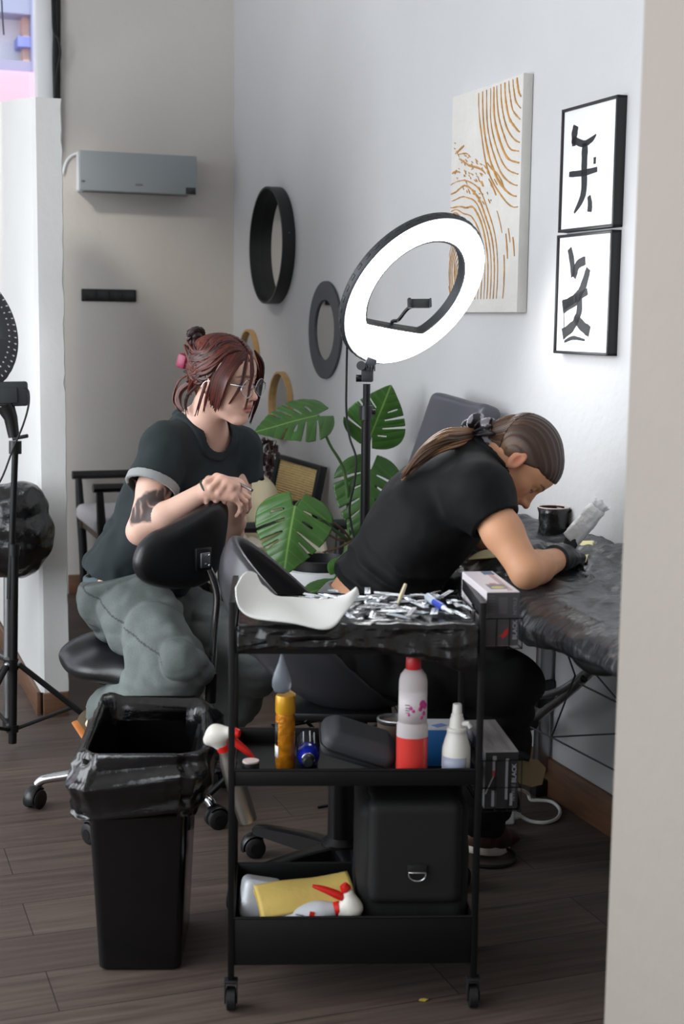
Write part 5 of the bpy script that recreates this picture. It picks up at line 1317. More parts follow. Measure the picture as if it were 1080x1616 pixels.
# spray bottle hooked over the left edge
def trigger_head(o, n, up_, fwd_, parent, mw, mr, s=1.0):
    """white shroud, red trigger, nozzle and neck ring at n (top of the neck)"""
    R = np.stack([nrm(fwd_), nrm(np.cross(up_, fwd_)), nrm(up_)], 1); G = lambda x, y, z: n+R@(np.array([x, y, z])*s)
    h = SDF(); h.chain([G(-.030, 0, .012), G(-.008, 0, .030), G(.026, 0, .038)], [.013*s, .017*s, .012*s], .02); h.u(s_cone(G(-.004, 0, .004), G(0, 0, .022), .015*s, .015*s), .015)
    a = sdf_obj('spray_head', h, n-.07*s, n+.07*s, .0022, mw, parent)
    MB().tube([G(.036, 0, .038), G(.040, 0, .038), G(.050, 0, .037)], [.011*s, .012*s, .009*s], 16).build('nozzle', mr, a)
    MB().tube([G(.022, 0, .022), G(.034, 0, .012), G(.052, 0, -.006), G(.066, 0, -.024)], [.008*s, .009*s, .007*s, .003*s], 12, smooth=4, flat=(tuple(R[:, 1]), 1.2)).build('trigger', mr, a)
    MB().tube([G(0, 0, -.010), G(0, 0, .004)], .0155*s, 22).build('neck_ring', mr, a)
M_redp = mat('bright red plastic', (214, 32, 24), .35); M_whp = mat('white plastic', (222, 218, 208), .4)
nk_, bt_ = PC(354, 1182, 3.02), PC(390, 1290, 3.06)
up_ = nrm(nk_-bt_); sb = thing('steel_spray_bottle', 'steel spray bottle with red trigger hooked over the left edge of the cart', 'spray bottle', bt_, world=True)
MB().tube([bt_, bt_+up_*.003, lerp(bt_, nk_, .62), lerp(bt_, nk_, .80), lerp(bt_, nk_, .92), nk_], [.018, .0205, .0205, .019, .014, .012], 26, smooth=3).build('steel_body', mat('satin steel', (186, 182, 174), .30, metal=.85), sb)
trigger_head(sb, nk_+up_*.008, up_, np.array([.93, -.30, .0])+up_*(-.0), sb, M_whp, M_redp, .95)
# ---- lower tray
ZL = .099
def on_low(u, v, Y): return P(u, v, Y)
cb = SDF(); c0 = PC(646, 1352, 3.065); hx_, hz_ = (740-556)/2/FPX*3.03, (c0[2]+.075-ZL)
ctop = PC(640, 1248, 3.05)[2]; ch_ = (ctop-ZL-.002)/2; c0 = np.array([c0[0], 2.918, ZL+.008+ch_]); hx_ = .116
bg_ = thing('camera_bag', 'black padded camera bag with silver D-ring in the lower tray', 'bag', c0*np.array([1, 1, 0])+[0, 0, ZL], world=True)
cb.u(s_box(c0, (hx_, .112, ch_), Rc, .035), 0); cb.disp(lambda p: .003*fbm(p*14, 2))
M_nyl = mat('black ballistic nylon', (8, 8, 9), .75, bump=.0008, bscale=500); M_nyl2 = mat('black nylon lid', (11, 11, 12), .7, bump=.0008, bscale=500)
sdf_obj('bag_body', cb, c0-.2, c0+.2, .005, M_nyl, bg_)
fl_ = SDF(); fl_.u(s_box(c0+np.array([0, -.012, ch_*.36]), (hx_*.84, .118, ch_*.70), Rc, .02), 0); fl_.cut(lambda p: cb(p)-.001, .002)
sdf_obj('front_flap', fl_, c0-.22, c0+.22, .005, M_nyl2, bg_)
dr0 = PC(659, 1382, 2.915); dr0[1] = c0[1]-.134
DR = MB().tube([dr0+np.array([.0175*math.cos(a), -.004, .0135*math.sin(a)-.0]) for a in np.linspace(PI, 2*PI, 16)]+[dr0+np.array([.0175, -.004, .004]), dr0+np.array([-.0175, -.004, .004])], .0020, 8, close=True).build('d_ring', M_chrome, bg_)
MB().box((.040, .006, .020), dr0+[0, .0, .010], M=Rc, bev=.002).build('ring_tab', M_nyl2, bg_)
MB().tube([c0+[-.07, 0, ch_-.004], c0+[-.06, -.01, ch_+.022], c0+[.0, -.012, ch_+.028], c0+[.06, -.01, ch_+.022], c0+[.07, 0, ch_-.004]], .008, 10, smooth=4, flat=((0, 1, 0), 2.0)).build('carry_handle', M_nyl2, bg_)
# translucent tub, yellow envelope and white trigger bottle
wt0 = PC(404, 1420, 3.02); tbx = thing('plastic_tub', 'translucent white tub at the left of the lower tray', 'tub', wt0, world=True)
ts = SDF(); tc0 = PC(412, 1418, 3.03); ts.u(s_box(tc0, (.044, .05, .042), rz(.1)@ry(.18)@rx(-.25), .014), 0)
sdf_obj('tub_body', ts, tc0-.1, tc0+.1, .004, mat('milky plastic', (198, 202, 208), .28, spec=.6), tbx)
ev0 = [PC(400, 1398, 2.98), PC(548, 1376, 3.03), PC(562, 1425, 2.94), PC(414, 1452, 2.91)]
ew_ = nrm(ev0[1]-ev0[0]); eh_ = ev0[0]-ev0[3]; enr = nrm(np.cross(ew_, eh_)); enr = enr*(1 if enr[1] < 0 else -1); G = []
for i in range(26):
    row = []
    for j in range(16):
        s_, t_ = i/25, j/15; q = lerp(lerp(ev0[3], ev0[2], s_), lerp(ev0[0], ev0[1], s_), t_); row.append(q+enr*(.010*math.sin(t_*PI)+.003*math.sin(s_*7)))
    G.append(row)
yel = mat('yellow padded paper', (206, 178, 96), .75, bump=.001, bscale=90); env = thing('yellow_envelope', 'folded yellow padded envelope lying in the lower tray', 'envelope', ev0[3], world=True)
MB().grid(G).build('front_sheet', yel, env, angle=180, solid=.003)
G2_ = np.array(G)-enr*.016; MB().grid(G2_[:, ::-1]).build('back_sheet', mat('yellow padded paper inside', (186, 150, 66), .8), env, angle=180, solid=.003)
w0_, w1_ = PC(425, 1462, 2.935), PC(532, 1434, 2.935); wbt = thing('trigger_bottle', 'white trigger spray bottle with red trigger lying in the lower tray', 'spray bottle', w0_, world=True)
dw = nrm(w1_-w0_)
MB().tube([w0_, w0_+dw*.004, lerp(w0_, w1_, .70), lerp(w0_, w1_, .88), w1_], [.024, .0275, .0275, .020, .012], 26, smooth=3).build('bottle_body', mat('clear wrap label', (196, 200, 204), .3), wbt)
up2 = np.cross(dw, [0, 1, 0]); up2 = up2*(1 if up2[2] > 0 else -1)
tb_ = MB(); 
MB().box((.010, .0015, .018), lerp(w0_, w1_, .63)+np.array([.0, -.0265, .010]), M=ry(.15)).build('red_mark', M_redp, wbt, smooth=False)
for i in range(12):
    tb_.box((.010+.006*((i*7) % 3), .0012, .0022), lerp(w0_, w1_, .14+.045*(i % 9))+np.array([0, -.0270, .004+.005*(i % 4)]), M=ry(.15))
tb_.build('small_print', mat('grey print', (120, 122, 128), .6), wbt, smooth=False)
R = np.stack([-dw, np.cross(-dw, up2), up2], 1)
trigger_head(wbt, w1_+dw*.002, dw, up2*1.0-dw*.25, wbt, M_whp, M_redp, .95)
# ---- wire baskets with glove boxes on the right side of the cart
M_gbox = mat('grey black carton', (70, 68, 71), .55); M_gdark = mat('black carton', (28, 28, 31), .5); M_gwhite = mat('white carton', (222, 214, 218), .5); M_ptx = mat('pale carton print', (150, 150, 154), .55); M_pred = mat('red carton print', (198, 36, 40), .5)
def glove_box(label, px_l, px_r, v_top, v_bot, Yf, dark, upper):
    a, b = P(px_l, v_top, Yf), P(px_r, v_bot, Yf); w, h = abs(b[0]-a[0]), a[2]-b[2]; c = np.array([(a[0]+b[0])/2, Yf, b[2]])
    t = thing('glove_box', label, 'box', c, .13 if upper else .10); D = .235
    MB().box((w, D, h), (0, D/2, h/2), bev=.0012).build('carton', M_gwhite if upper else M_ptx, t, smooth=False)
    fr_ = MB().box((w-.001, .001, h-.002), (0, -.0004, h/2)).build('front_panel', M_gdark if dark else M_gbox, t, smooth=False)
    MB().box((w-.002, D-.002, .0008), (0, D/2, h+.0003)).build('top_panel', mat('white glossy top', (226, 218, 222), .35) if upper else mat('grey striped top', (150, 146, 146), .5, var=.35, vscale=8, stretch=(9, 1, 1)), t, smooth=False)
    if upper:
        MB().box((w*.55, .05, .0006), (-.0, .055, h+.0010)).build('picture_patch', mat('grey picture print', (120, 118, 130), .5), t, smooth=False); MB().ball((.0, .045, h+.0012), (w*.22, .012, .0006)).build('yellow_patch', mat('yellow print', (206, 186, 96), .5), t); MB().box((w*.2, .012, .0006), (-.002, .085, h+.0014)).build('red_patch', mat('soft red print', (206, 130, 126), .5), t, smooth=False)
        MB().box((w*.34, .036, .0006), (w*.24, D-.025, h+.0012)).build('blue_patch', mat('steel blue print', (74, 110, 138), .5), t, smooth=False); MB().box((w*.16, D*.8, .0005), (w*.26, D*.45, h+.0010), M=rz(.0)).build('side_stripe', mat('dusty pink stripe', (190, 160, 158), .5), t, smooth=False)
    v, f = text_mb('BLACK', .0130, .0002); MB().add(v, f, M=np.stack([[0, 0, 1.], [-1., 0, 0], [0, -1., 0]], 1)@np.diag([1, 1, 1]), t=(w*.38, -.0012, h*.30 if upper else h*.62)).build('lettering', M_ptx, fr_, smooth=False)
    v, f = text_mb('NITRILE', .0105, .0001); MB().add(v, f, M=np.stack([[0, 0, 1.], [-1., 0, 0], [0, -1., 0]], 1), t=(w*.37, -.0012, h*.74 if upper else h*.28)).build('lettering', mat('dim carton print', (112, 110, 114), .55), fr_, smooth=False)
    m = MB(); rg_ = random.Random(9)
    if upper:
        for k in range(7): m.box((w*.16, .0008, .0022), (-w*.33, -.0012, h*(.93-.055*k)))
        m.box((w*.26, .0007, h*.30), (0, -.0011, h*.75))
        m.build('faint_print', mat('faint carton print', (84, 82, 86), .55), fr_, smooth=False)
        r_ = MB(); r_.prism([(-w*.24, h*.13), (-w*.02, h*.21), (w*.10, h*.30), (w*.18, h*.35), (w*.16, h*.22), (w*.02, h*.14), (-w*.05, h*.19)], .0008, M=np.array([[1, 0, 0], [0, 0, -1.], [0, 1, 0]]), t=(0, -.0005, 0)); r_.build('red_emblem', M_pred, fr_, smooth=False)
    else:
        m.box((w*.11, .0008, h*.26), (-w*.22, -.0012, h*.80)); m.box((w*.09, .0008, h*.72), (w*.16, -.0012, h*.52)); m.box((w*.13, .0008, h*.28), (-w*.22, -.0012, h*.18)); m.box((w*.08, .0008, h*.22), (w*.30, -.0012, h*.16))
        m.build('faint_print', mat('grey carton bars', (134, 134, 138), .55), fr_, smooth=False)
        MB().box((w*.12, .0008, h*.09), (-w*.22, -.0014, h*.62)).build('red_mark', mat('dull red print', (150, 60, 66), .5), fr_, smooth=False)
        q = MB(); q.tube([(-w*.24, -.001, h*.57), (-w*.40, -.001, h*.36), (-w*.47, -.001, h*.26)], .0012, 6); q.build('grey_line', M_ptx, fr_)
    return t, c, w, h, D
t1, c1, w1_, h1, D1_ = glove_box('upper glove box with white printed top on the cart side', 768, 819, 934, 1020, 2.815, False, True)
t2, c2_, w2_, h2_, D2_ = glove_box('lower black glove box in the wire basket on the cart side', 766, 817, 1186, 1276, 2.825, True, False)
def basket(label, c, w, h, D, rzv, zs):
    t = thing('wire_basket', label, 'basket', c, rzv); m = MB(); x0, x1, y0, y1 = -w/2-.006, w/2+.006, -.006, D+.006
    for z in zs: m.tube([(x0, y0, z), (x1, y0, z), (x1, y1, z), (x0, y1, z)], .0016, 6, close=True)
    m.build('rim_wires', M_blackmetal, t); n = MB()
    for x in np.linspace(x0, x1, 4): n.tube([(x, y0, zs[-1]), (x, y0, zs[0]), (x, y1, zs[0]), (x, y1, zs[-1])], .0012, 6)
    for y in np.linspace(y0, y1, 7)[1:-1]: n.tube([(x0, y, zs[-1]), (x0, y, zs[0]), (x1, y, zs[0]), (x1, y, zs[-1])], .0012, 6)
    n.build('basket_wires', M_blackmetal, t)
    MB().tube([(x0, .05, zs[-1]), (x0-.012, .05, zs[-1]+.02)], .002, 6).build('hook', M_blackmetal, t); MB().tube([(x0, .20, zs[-1]), (x0-.012, .20, zs[-1]+.02)], .002, 6).build('hook', M_blackmetal, t)
basket('black wire basket around the upper glove box', c1, w1_, h1, D1_, .13, (-.004, h1*.52)); basket('black wire basket around the lower glove box', c2_, w2_, h2_, D2_, .10, (-.004, h2_*.38, h2_*.86))
o = thing('cardboard_piece', 'tan cardboard flap sticking out behind the lower glove box', 'cardboard', PC(838, 1232, 3.19), world=True)
q = [PC(813, 1234, 3.2), PC(806, 1205, 3.2), PC(822, 1198, 3.2), PC(850, 1200, 3.2), PC(862, 1212, 3.2), PC(856, 1238, 3.2), PC(840, 1242, 3.2)]; n0 = len(q)
MB().add(np.concatenate([q, np.array(q)+[0, .004, 0]]), [tuple(range(n0)), tuple(range(2*n0-1, n0-1, -1))]+[(i, (i+1) % n0, n0+(i+1) % n0, n0+i) for i in range(n0)]).build('flap', mat('tan cardboard', (150, 132, 98), .8), o, smooth=False)
MB().tube([PC(800, 1196, 3.19), PC(822, 1192, 3.185), PC(836, 1196, 3.185)], [.008, .010, .009], 12).build('black_clip', M_rubber, o)
# ------------------------------------------------------------------ on the walls
def wall_R(u, v, a=0.):
    q = PR(u, v, a)-W0; return float(q@D1), float(q[2])        # along the wall, height
RW = np.stack([-D1, [0, 0, 1.], -D2], 1)                       # right wall: x to the right as seen, y up, z out of the wall
def on_wall(b, z, a=0.): return room(-a, b, z)
M_mirror = mat('mirror glass', (225, 228, 228), .02, metal=1.)
M_blk = mat('black lacquered frame', (22, 23, 25), .45); M_slate = mat('slate grey frame', (62, 66, 74), .45); M_oak = mat('light oak rim', (190, 152, 100), .5, var=.12, vscale=8, stretch=(6, 1, 1))
def round_mirror(name, label, c, ro, ri, dep, m, back=.006, glass=.008):
    b, z = c; t = thing(name, label, 'mirror', on_wall(b, z), R=RW)
    MB().rings([[(r*math.cos(a), r*math.sin(a), h) for a in np.arange(80)*2*PI/80] for r, h in ((ri, .002), (ri, dep), (ro, dep), (ro, .002))], close=True).build('frame', m, t, angle=40)
    MB().lathe([(ri*1.0, .003), (ri*1.0, glass), (0, glass)], 64).build('mirror_glass', M_mirror, t)
    return t
t = round_mirror('wall_mirror', 'round mirror with deep black drum frame, highest on the white wall', wall_R(439, 388, -.0), .268, .257, .062, M_blk)
for dz in (0, .022): MB().ball((.2685*math.cos(.2), .045-dz, .03), .003, n=8, k=6).build('screw', M_steel, t)
round_mirror('wall_mirror', 'round mirror with wide flat slate frame, just left of the ring lamp', wall_R(516, 521, -.0), .205, .128, .013, M_slate, glass=.006)
round_mirror('wall_mirror', 'small round mirror with thin oak rim behind the red hair', wall_R(397, 568, -.0), .152, .142, .026, M_oak)
round_mirror('wall_mirror', 'small round mirror with thin oak rim above the upper monstera leaf', wall_R(447, 640, -.0), .158, .147, .026, M_oak)
# canvas with gold growth rings
ca = .036
bR, zT = wall_R(826, 117, -ca); bR2, zB = wall_R(815, 493, -ca); bL, zT2 = wall_R(714, 151, -ca)
bR = (bR+bR2)/2; Wc, Hc = bL-bR, ((zT+zT2)/2)-zB; cb, cz = (bL+bR)/2, zB+Hc/2
cv = thing('canvas', 'pale canvas with gold tree-ring relief above the ring lamp', 'wall art', on_wall(cb, cz), R=RW)
M_canv = mat('pale gesso', (212, 209, 204), .85, bump=.0025, bscale=60, var=.05, vscale=12); M_gold = mat('ochre gold paint', (196, 142, 66), .42, metal=.25, var=.35, vscale=30)
MB().box((Wc, Hc, ca-.002), (0, 0, ca/2), bev=.003).build('stretched_canvas', M_canv, cv)
gm = MB(); rg = random.Random(5)
def stroke(pts, w):
    """painted line: pts in canvas fractions s (left to right as seen), t (bottom to top)"""
    run = []
    def flush():
        if len(run) > 2:
            q = np.array(run); ws = w*(.55+.45*np.sin(np.linspace(.15, PI-.15, len(q))))*np.array([rg.uniform(.7, 1.25) for _ in q]); gm.tube(q, ws, 6, flat=((0, 0, 1), .6))
        run.clear()
    for s_, t_ in pts:
        if 0.01 < s_ < .985 and .012 < t_ < .988: run.append(((s_-.5)*Wc, (t_-.5)*Hc, ca+.0008))
        else: flush()
    flush()
for k in range(11):                                  # rings round the upper right corner
    ra, rb = .10+.047*k, .10+.043*k
    pts = []
    for th in np.linspace(PI*.5, PI*1.5, 70):
        w_ = 1+.03*vnoise(np.array([th*3.1, k*.6, 1.]))
        pts.append((1.04+ra*math.cos(th)*w_*1.12, .99-(rb*1.02*w_)*abs(math.sin(th)) if th > PI else .99+rb*math.sin(th)))
    stroke(pts, .0030 if k % 3 else .0042)
for k in range(9):                                   # tight eye low on the left
    r_ = .018+.022*k; stroke([(.17+r_*1.0*math.cos(th)*(1+.1*vnoise(np.array([th*2, k*.7, 4.]))), .19+r_*1.05*math.sin(th)*(1+.08*vnoise(np.array([th*2, k*.7, 9.])))) for th in np.linspace(0, 2*PI, 60)], .0018)
for k in range(13):                                  # wide arches over it running down to the edge
    rx_, ry_ = .30+.045*k, .22+.030*k
    brk = rg.uniform(.0, 1.)
    pts = [(.12+rx_*math.cos(th)*1.0, .17+ry_*math.sin(th)*(1+.06*vnoise(np.array([th*3, k*.5, 2.])))) for th in np.linspace(0, PI*.62, 50)]
    pts = [(.12+rx_*.97, -.02), (.12+rx_*.985, .06), (.12+rx_, .12)]+pts
    if k > 7:
        segs = []
        for i, p in enumerate(pts):
            on = vnoise(np.array([i*.45, k*2.2, 3.])) > .12
            segs.append(p if on else (-1, -1))
        pts = segs
    stroke(pts, .0024 if k % 2 else .0034)
for i in range(70):                                  # loose dabs between the two figures
    s_ = rg.uniform(.03, .62); t_ = .66-.52*(s_-.1)*.6+rg.uniform(-.06, .12)-.0*s_
    an = -.55+rg.uniform(-.4, .4); l_ = rg.uniform(.01, .045)
    stroke([(s_+l_*math.cos(an)*q, t_+l_*math.sin(an)*q*.8) for q in np.linspace(0, 1, 5)], .0020)
gm.build('gold_rings', M_gold, cv)
# two framed brush drawings
M_paper = mat('white paper', (232, 232, 232), .8); M_ink = mat('black brush ink', (34, 35, 40), .7, var=.25, vscale=25, stretch=(1, 8, 1))
def ink_frame(label, quad, strokes):
    fa = .030
    (b0, z0), (b1, z1), (b2, z2), (b3, z3) = [wall_R(u, v, -fa) for u, v in quad]    # TL TR BR BL
    bl_, br_ = (b0+b3)/2, (b1+b2)/2; zt, zb = (z0+z1)/2, (z2+z3)/2; w, h = bl_-br_, zt-zb; c = on_wall((bl_+br_)/2, (zt+zb)/2)
    t = thing('picture_frame', label, 'picture', c, R=RW)
    f = MB(); fw = .008
    f.box((w, fw, fa), (0, h/2-fw/2, fa/2), bev=.001); f.box((w, fw, fa), (0, -h/2+fw/2, fa/2), bev=.001); f.box((fw, h, fa), (w/2-fw/2, 0, fa/2), bev=.001); f.box((fw, h, fa), (-w/2+fw/2, 0, fa/2), bev=.001)
    f.build('frame', M_blk, t); MB().box((w-.012, h-.012, .004), (0, 0, fa-.008)).build('paper', M_paper, t, smooth=False)
    m = MB()
    for pts, ws in strokes:
        q = []
        for zx, zy in pts:
            u, v = 640+zx/2.4545, 90+zy/2.4545; b, z = wall_R(u, v, -fa+.006); q.append(((bl_+br_)/2-b, z-(zt+zb)/2, fa-.0058))
        q, r_ = spline(np.array(q), np.array(ws)/2.4545*.00150, 6)
        L = []; 
        for i in range(len(q)):
            d = nrm(q[min(i+1, len(q)-1)]-q[max(i-1, 0)]); n_ = np.array([-d[1], d[0], 0]); j = 1+.14*vnoise(np.array([i*.9, ws[0], zx*.01])); L.append([q[i]+n_*r_[i]*j, q[i]-n_*r_[i]*j])
        L = np.array(L); m.rings([[a, b, b+np.array([0, 0, .0008]), a+np.array([0, 0, .0008])] for a, b in L])
    m.build('brush_strokes', M_ink, t, smooth=False)
ink_frame('upper of two black-framed brush-ink drawings on the right wall', ((886, 172), (974.5, 151), (968, 358), (881.5, 367)), [
    (((662, 266), (656, 300), (654, 345)), (20, 26, 16)), (((648, 318), (690, 336), (722, 320), (740, 300)), (16, 16, 12, 3)), (((697, 332), (694, 420), (690, 530), (655, 604)), (24, 26, 24, 5)),
    (((636, 455), (690, 449), (744, 435)), (12, 15, 10)), (((735, 388), (734, 414)), (11, 9)), (((712, 538), (716, 570), (714, 600)), (12, 19, 17))])
ink_frame('lower of two black-framed brush-ink drawings on the right wall', ((880, 372.5), (966, 361), (959, 562), (872.5, 557)), [
    (((637, 742), (646, 790), (652, 850)), (16, 22, 20)), (((652, 852), (668, 806), (698, 788)), (24, 22, 20)), (((710, 820), (690, 888), (662, 938), (612, 968)), (18, 24, 26, 30)), (((610, 966), (655, 938), (706, 908)), (26, 20, 16)),
    (((674, 920), (674, 985), (652, 1038), (610, 1074)), (20, 24, 22, 28)), (((658, 1008), (686, 1042), (714, 1064)), (20, 24, 26)), (((617, 1103), (650, 1088), (696, 1097)), (5, 10, 4)), (((614, 978), (616, 1060)), (2.5, 2.5))])
# heater and switch plate on the back wall
def wall_B(u, v, d): q = PB(u, v, BW-d)-W0; return float(q@D2), float(q[2])
hd = .135
(a0, z0), (a1, z1), (a2_, z2), (a3, z3) = [wall_B(u, v, hd) for u, v in ((126, 236), (313, 247), (309, 308), (125, 300))]
hw, hh = ((a1+a2_)-(a0+a3))/2, ((z0+z1)-(z2+z3))/2; hcn = ((a0+a1+a2_+a3)/4, (z0+z1+z2+z3)/4)
ht = thing('wall_heater', 'long pale grey electric heater high on the back wall', 'heater', room(hcn[0], BW, hcn[1]), YAW)
MB().box((hw, .03, hh), (0, -hd+.015, 0), bev=.006, seg=3).build('front_panel', mat('grey glass front', (150, 158, 162), .32), ht)
MB().box((hw-.008, hd-.03, hh-.006), (0, -(hd-.03)/2, 0), bev=.01, seg=3).build('housing', M_white, ht)
MB().box((hw*.085, .002, hh*.17), (hw*.445, -hd-.001, -hh*.40), bev=.0006).build('display', mat('dark display', (42, 46, 48), .25), ht)
hm = MB().box((hw*.03, .0016, hh*.05), (-hw*.47, -hd-.0008, -hh*.27))
hm.build('badge', mat('grey badge', (96, 100, 104), .5), ht)
MB().box((hw*.062, .0016, hh*.045), (.0, -hd-.0008, -hh*.30), bev=.0005).build('maker_mark', mat('grey mark', (110, 114, 116), .5), ht)
gr = MB()
for k in range(9): gr.box((hw*.9, .004, .004), (0, -.03-.010*k, -hh/2+.002))
gr.build('outlet_grille', mat('grille grey', (120, 124, 126), .5), ht)
cable('heater_cord', [PB(127, 240, BW-.02), PB(112, 246, BW-.012), PB(103, 258, BW-.012), PB(99, 275, BW-.012)], .006, 'short white cord running left from the wall heater', M_white)
(a0, z0), (a1, z1) = wall_B(129, 452, .02), wall_B(216, 477, .02)
sw = thing('switch_plate', 'wide black four-gang switch plate on the back wall', 'switch', room((a0+a1)/2, BW, (z0+z1)/2-.005), YAW)
sw_w, sw_h = a1-a0, abs(z0-z1)-.012
MB().box((sw_w, .012, sw_h), (0, -.006, 0), bev=.005).build('plate', M_matblack, sw)
for k in range(4): MB().box((sw_w*.205, .006, sw_h*.72), (sw_w*(-.345+.23*k), -.0135, 0), bev=.002).build('rocker', mat('black switch insert', (30, 31, 33), .3) if k == 0 else MATS['black switch insert'], sw)
# ------------------------------------------------------------------ plants and things at the right wall
M_leaf = mat('monstera leaf', (52, 92, 42), .34, spec=.45, attr='Col', var=.10, vscale=18); M_stem = mat('green stem', (74, 104, 56), .5, var=.15); M_root = mat('brown aerial root', (112, 84, 66), .7)
def monstera_leaf(parent, base, tip, nrml, width, slits=5, curl=.16, seed=0, notch=True, tone=1.):
    """one split leaf; base: where the stalk meets the blade"""
    rl = random.Random(seed); base = np.asarray(base); ax = np.asarray(tip)-base; L = np.linalg.norm(ax); Y = ax/L
    n_ = nrm(np.asarray(nrml)-Y*(np.asarray(nrml)@Y)); X = np.cross(Y, n_); M_ = 110
    xs = np.linspace(-.62, .62, M_); ys = np.linspace(-.26, 1.02, M_)
    gx, gy = np.meshgrid(xs, ys, indexing='ij')
    def wid(t):
        t = np.clip((t+.22)/1.22, 0, 1); return .585*np.power(np.sin(PI*np.power(t, .60)), .82)
    def f(x, y):
        d = np.abs(x)-wid(y); d = np.where((y < -.22) | (y > 1.0), .1, d)
        if notch: d = np.maximum(d, -(np.abs(x)-.035-np.maximum(0, -y-.02)*.40)-np.maximum(0, y+.015)*4)
        return d
    sl = []
    for s_ in (-1, 1):
        for k in range(slits):
            y0 = .06+.155*k+rl.uniform(-.015, .015); ang = .30+.12*k; st = rl.uniform(.10, .16)
            deep = rl.random() < .72
            d = np.array([math.cos(ang), math.sin(ang)*.9]); p0 = np.array([s_*st, y0]); ln = .75 if deep else rl.uniform(.12, .2); p1 = p0+np.array([s_*d[0], d[1]])*ln
            sl.append((p0, p1, .010, (.028 if deep else .017)+rl.uniform(-.006, .006)))
    def g(x, y):
        d = f(x, y)
        for p0, p1, r0, r1 in sl:
            v = p1-p0; t = np.clip(((x-p0[0])*v[0]+(y-p0[1])*v[1])/(v@v), 0, 1)
            d = np.maximum(d, -(np.hypot(x-p0[0]-v[0]*t, y-p0[1]-v[1]*t)-(r0+(r1-r0)*np.minimum(1, t*1.6))))
        return d
    D = g(gx, gy); cell = (D[:-1, :-1]+D[1:, :-1]+D[:-1, 1:]+D[1:, 1:])/4 < .0
    vx, vy = gx.copy(), gy.copy()
    for _ in range(3):                              # pull the rim onto the outline
        e = 2e-3; d = g(vx, vy); dx = (g(vx+e, vy)-g(vx-e, vy))/(2*e); dy = (g(vx, vy+e)-g(vx, vy-e))/(2*e); m = dx*dx+dy*dy+1e-6
        near = np.abs(d) < .016; rim = (d > -.0) | near
        st = np.where(rim & (np.abs(d) < .03), d/m, 0); vx -= np.clip(dx*st, -.02, .02); vy -= np.clip(dy*st, -.02, .02)
    W_ = width/.585/4
    vein = np.abs(np.sin((vy-.55*np.abs(vx))*20))
    zz = -curl*L*(vy*vy)*.9-.55*curl*width*(vx/.5)**2+.012*L*vein*np.minimum(1, np.abs(vx)*4)+.03*L*vnoise(np.stack([vx*3+seed, vy*3, vx*0], -1))
    V = base+X*(vx*W_*2)[..., None]*1.0+Y*(vy*L)[..., None]+n_*zz[..., None]
    idx = -np.ones((M_, M_), int); use = np.zeros((M_, M_), bool)
    for a, b in ((0, 0), (1, 0), (0, 1), (1, 1)): use[a:M_-1+a, b:M_-1+b] |= cell
    idx[use] = np.arange(use.sum()); ii, jj = np.nonzero(cell)
    fs = np.stack([idx[ii, jj], idx[ii+1, jj], idx[ii+1, jj+1], idx[ii, jj+1]], 1)
    mid = np.exp(-(np.abs(vx)/.012)**2); vk = np.clip(1-vein*9, 0, 1)*.5
    k = np.maximum(mid, vk)[..., None]; base_c = np.array([lin(x)*tone for x in (58, 98, 40)]); vc = np.array([lin(x)*tone for x in (122, 156, 84)])
    colr = (base_c*(1-k)+vc*k)*(1+.15*vnoise(np.stack([vx*5, vy*5, vx*0+seed], -1)))[..., None]
    m = MB(); m.add(V[use], fs); return m.build('leaf', M_leaf, parent, angle=180, colors=colr[use], solid=.0014)
PP = room(-.33, 1.30, 0); PP = np.array([P(508, 900, 5.1)[0], 5.1, 0])
mon = thing('monstera', 'monstera plant in a white and wicker pot beside the ring lamp pole', 'plant', PP, world=True)
M_wick = mat('woven rattan', (176, 140, 96), .7, bump=.006, bscale=60, stretch=(1, 1, 2.2), var=.3, vscale=70)
wk = MB(); R_ = []
for i in range(24):
    z = .0+.44*i/23; R_.append([(PP[0]+(.125+.03*z+.004*((i+j//2) % 2))*math.cos(j*2*PI/72), PP[1]+(.125+.03*z+.004*((i+j//2) % 2))*math.sin(j*2*PI/72), z) for j in range(72)])
pot = wk.rings(R_).build('wicker_pot', M_wick, mon)
MB().lathe([(.130, .42), (.144, .445), (.148, .510), (.130, .513), (.120, .47), (0, .47)], 48, t=PP).build('white_rim', M_white, mon)
MB().lathe([(.112, .47), (.116, .545), (.106, .547), (.102, .51), (0, .51)], 48, t=PP).build('inner_pot', M_blk, mon)
MB().lathe([(.104, .506), (.06, .52), (0, .525)], 32, t=PP).build('soil', mat('potting soil', (46, 34, 26), .95, bump=.004, bscale=120), mon)
so = PP+np.array([0, 0, .50])
crown = P(552, 855, 5.12)
MB().tube([so, P(545, 880, 5.12), crown, P(563, 842, 5.12), P(571, 815, 5.13)], [.016, .017, .017, .016, .011], 12, smooth=4).build('stem', M_stem, mon)
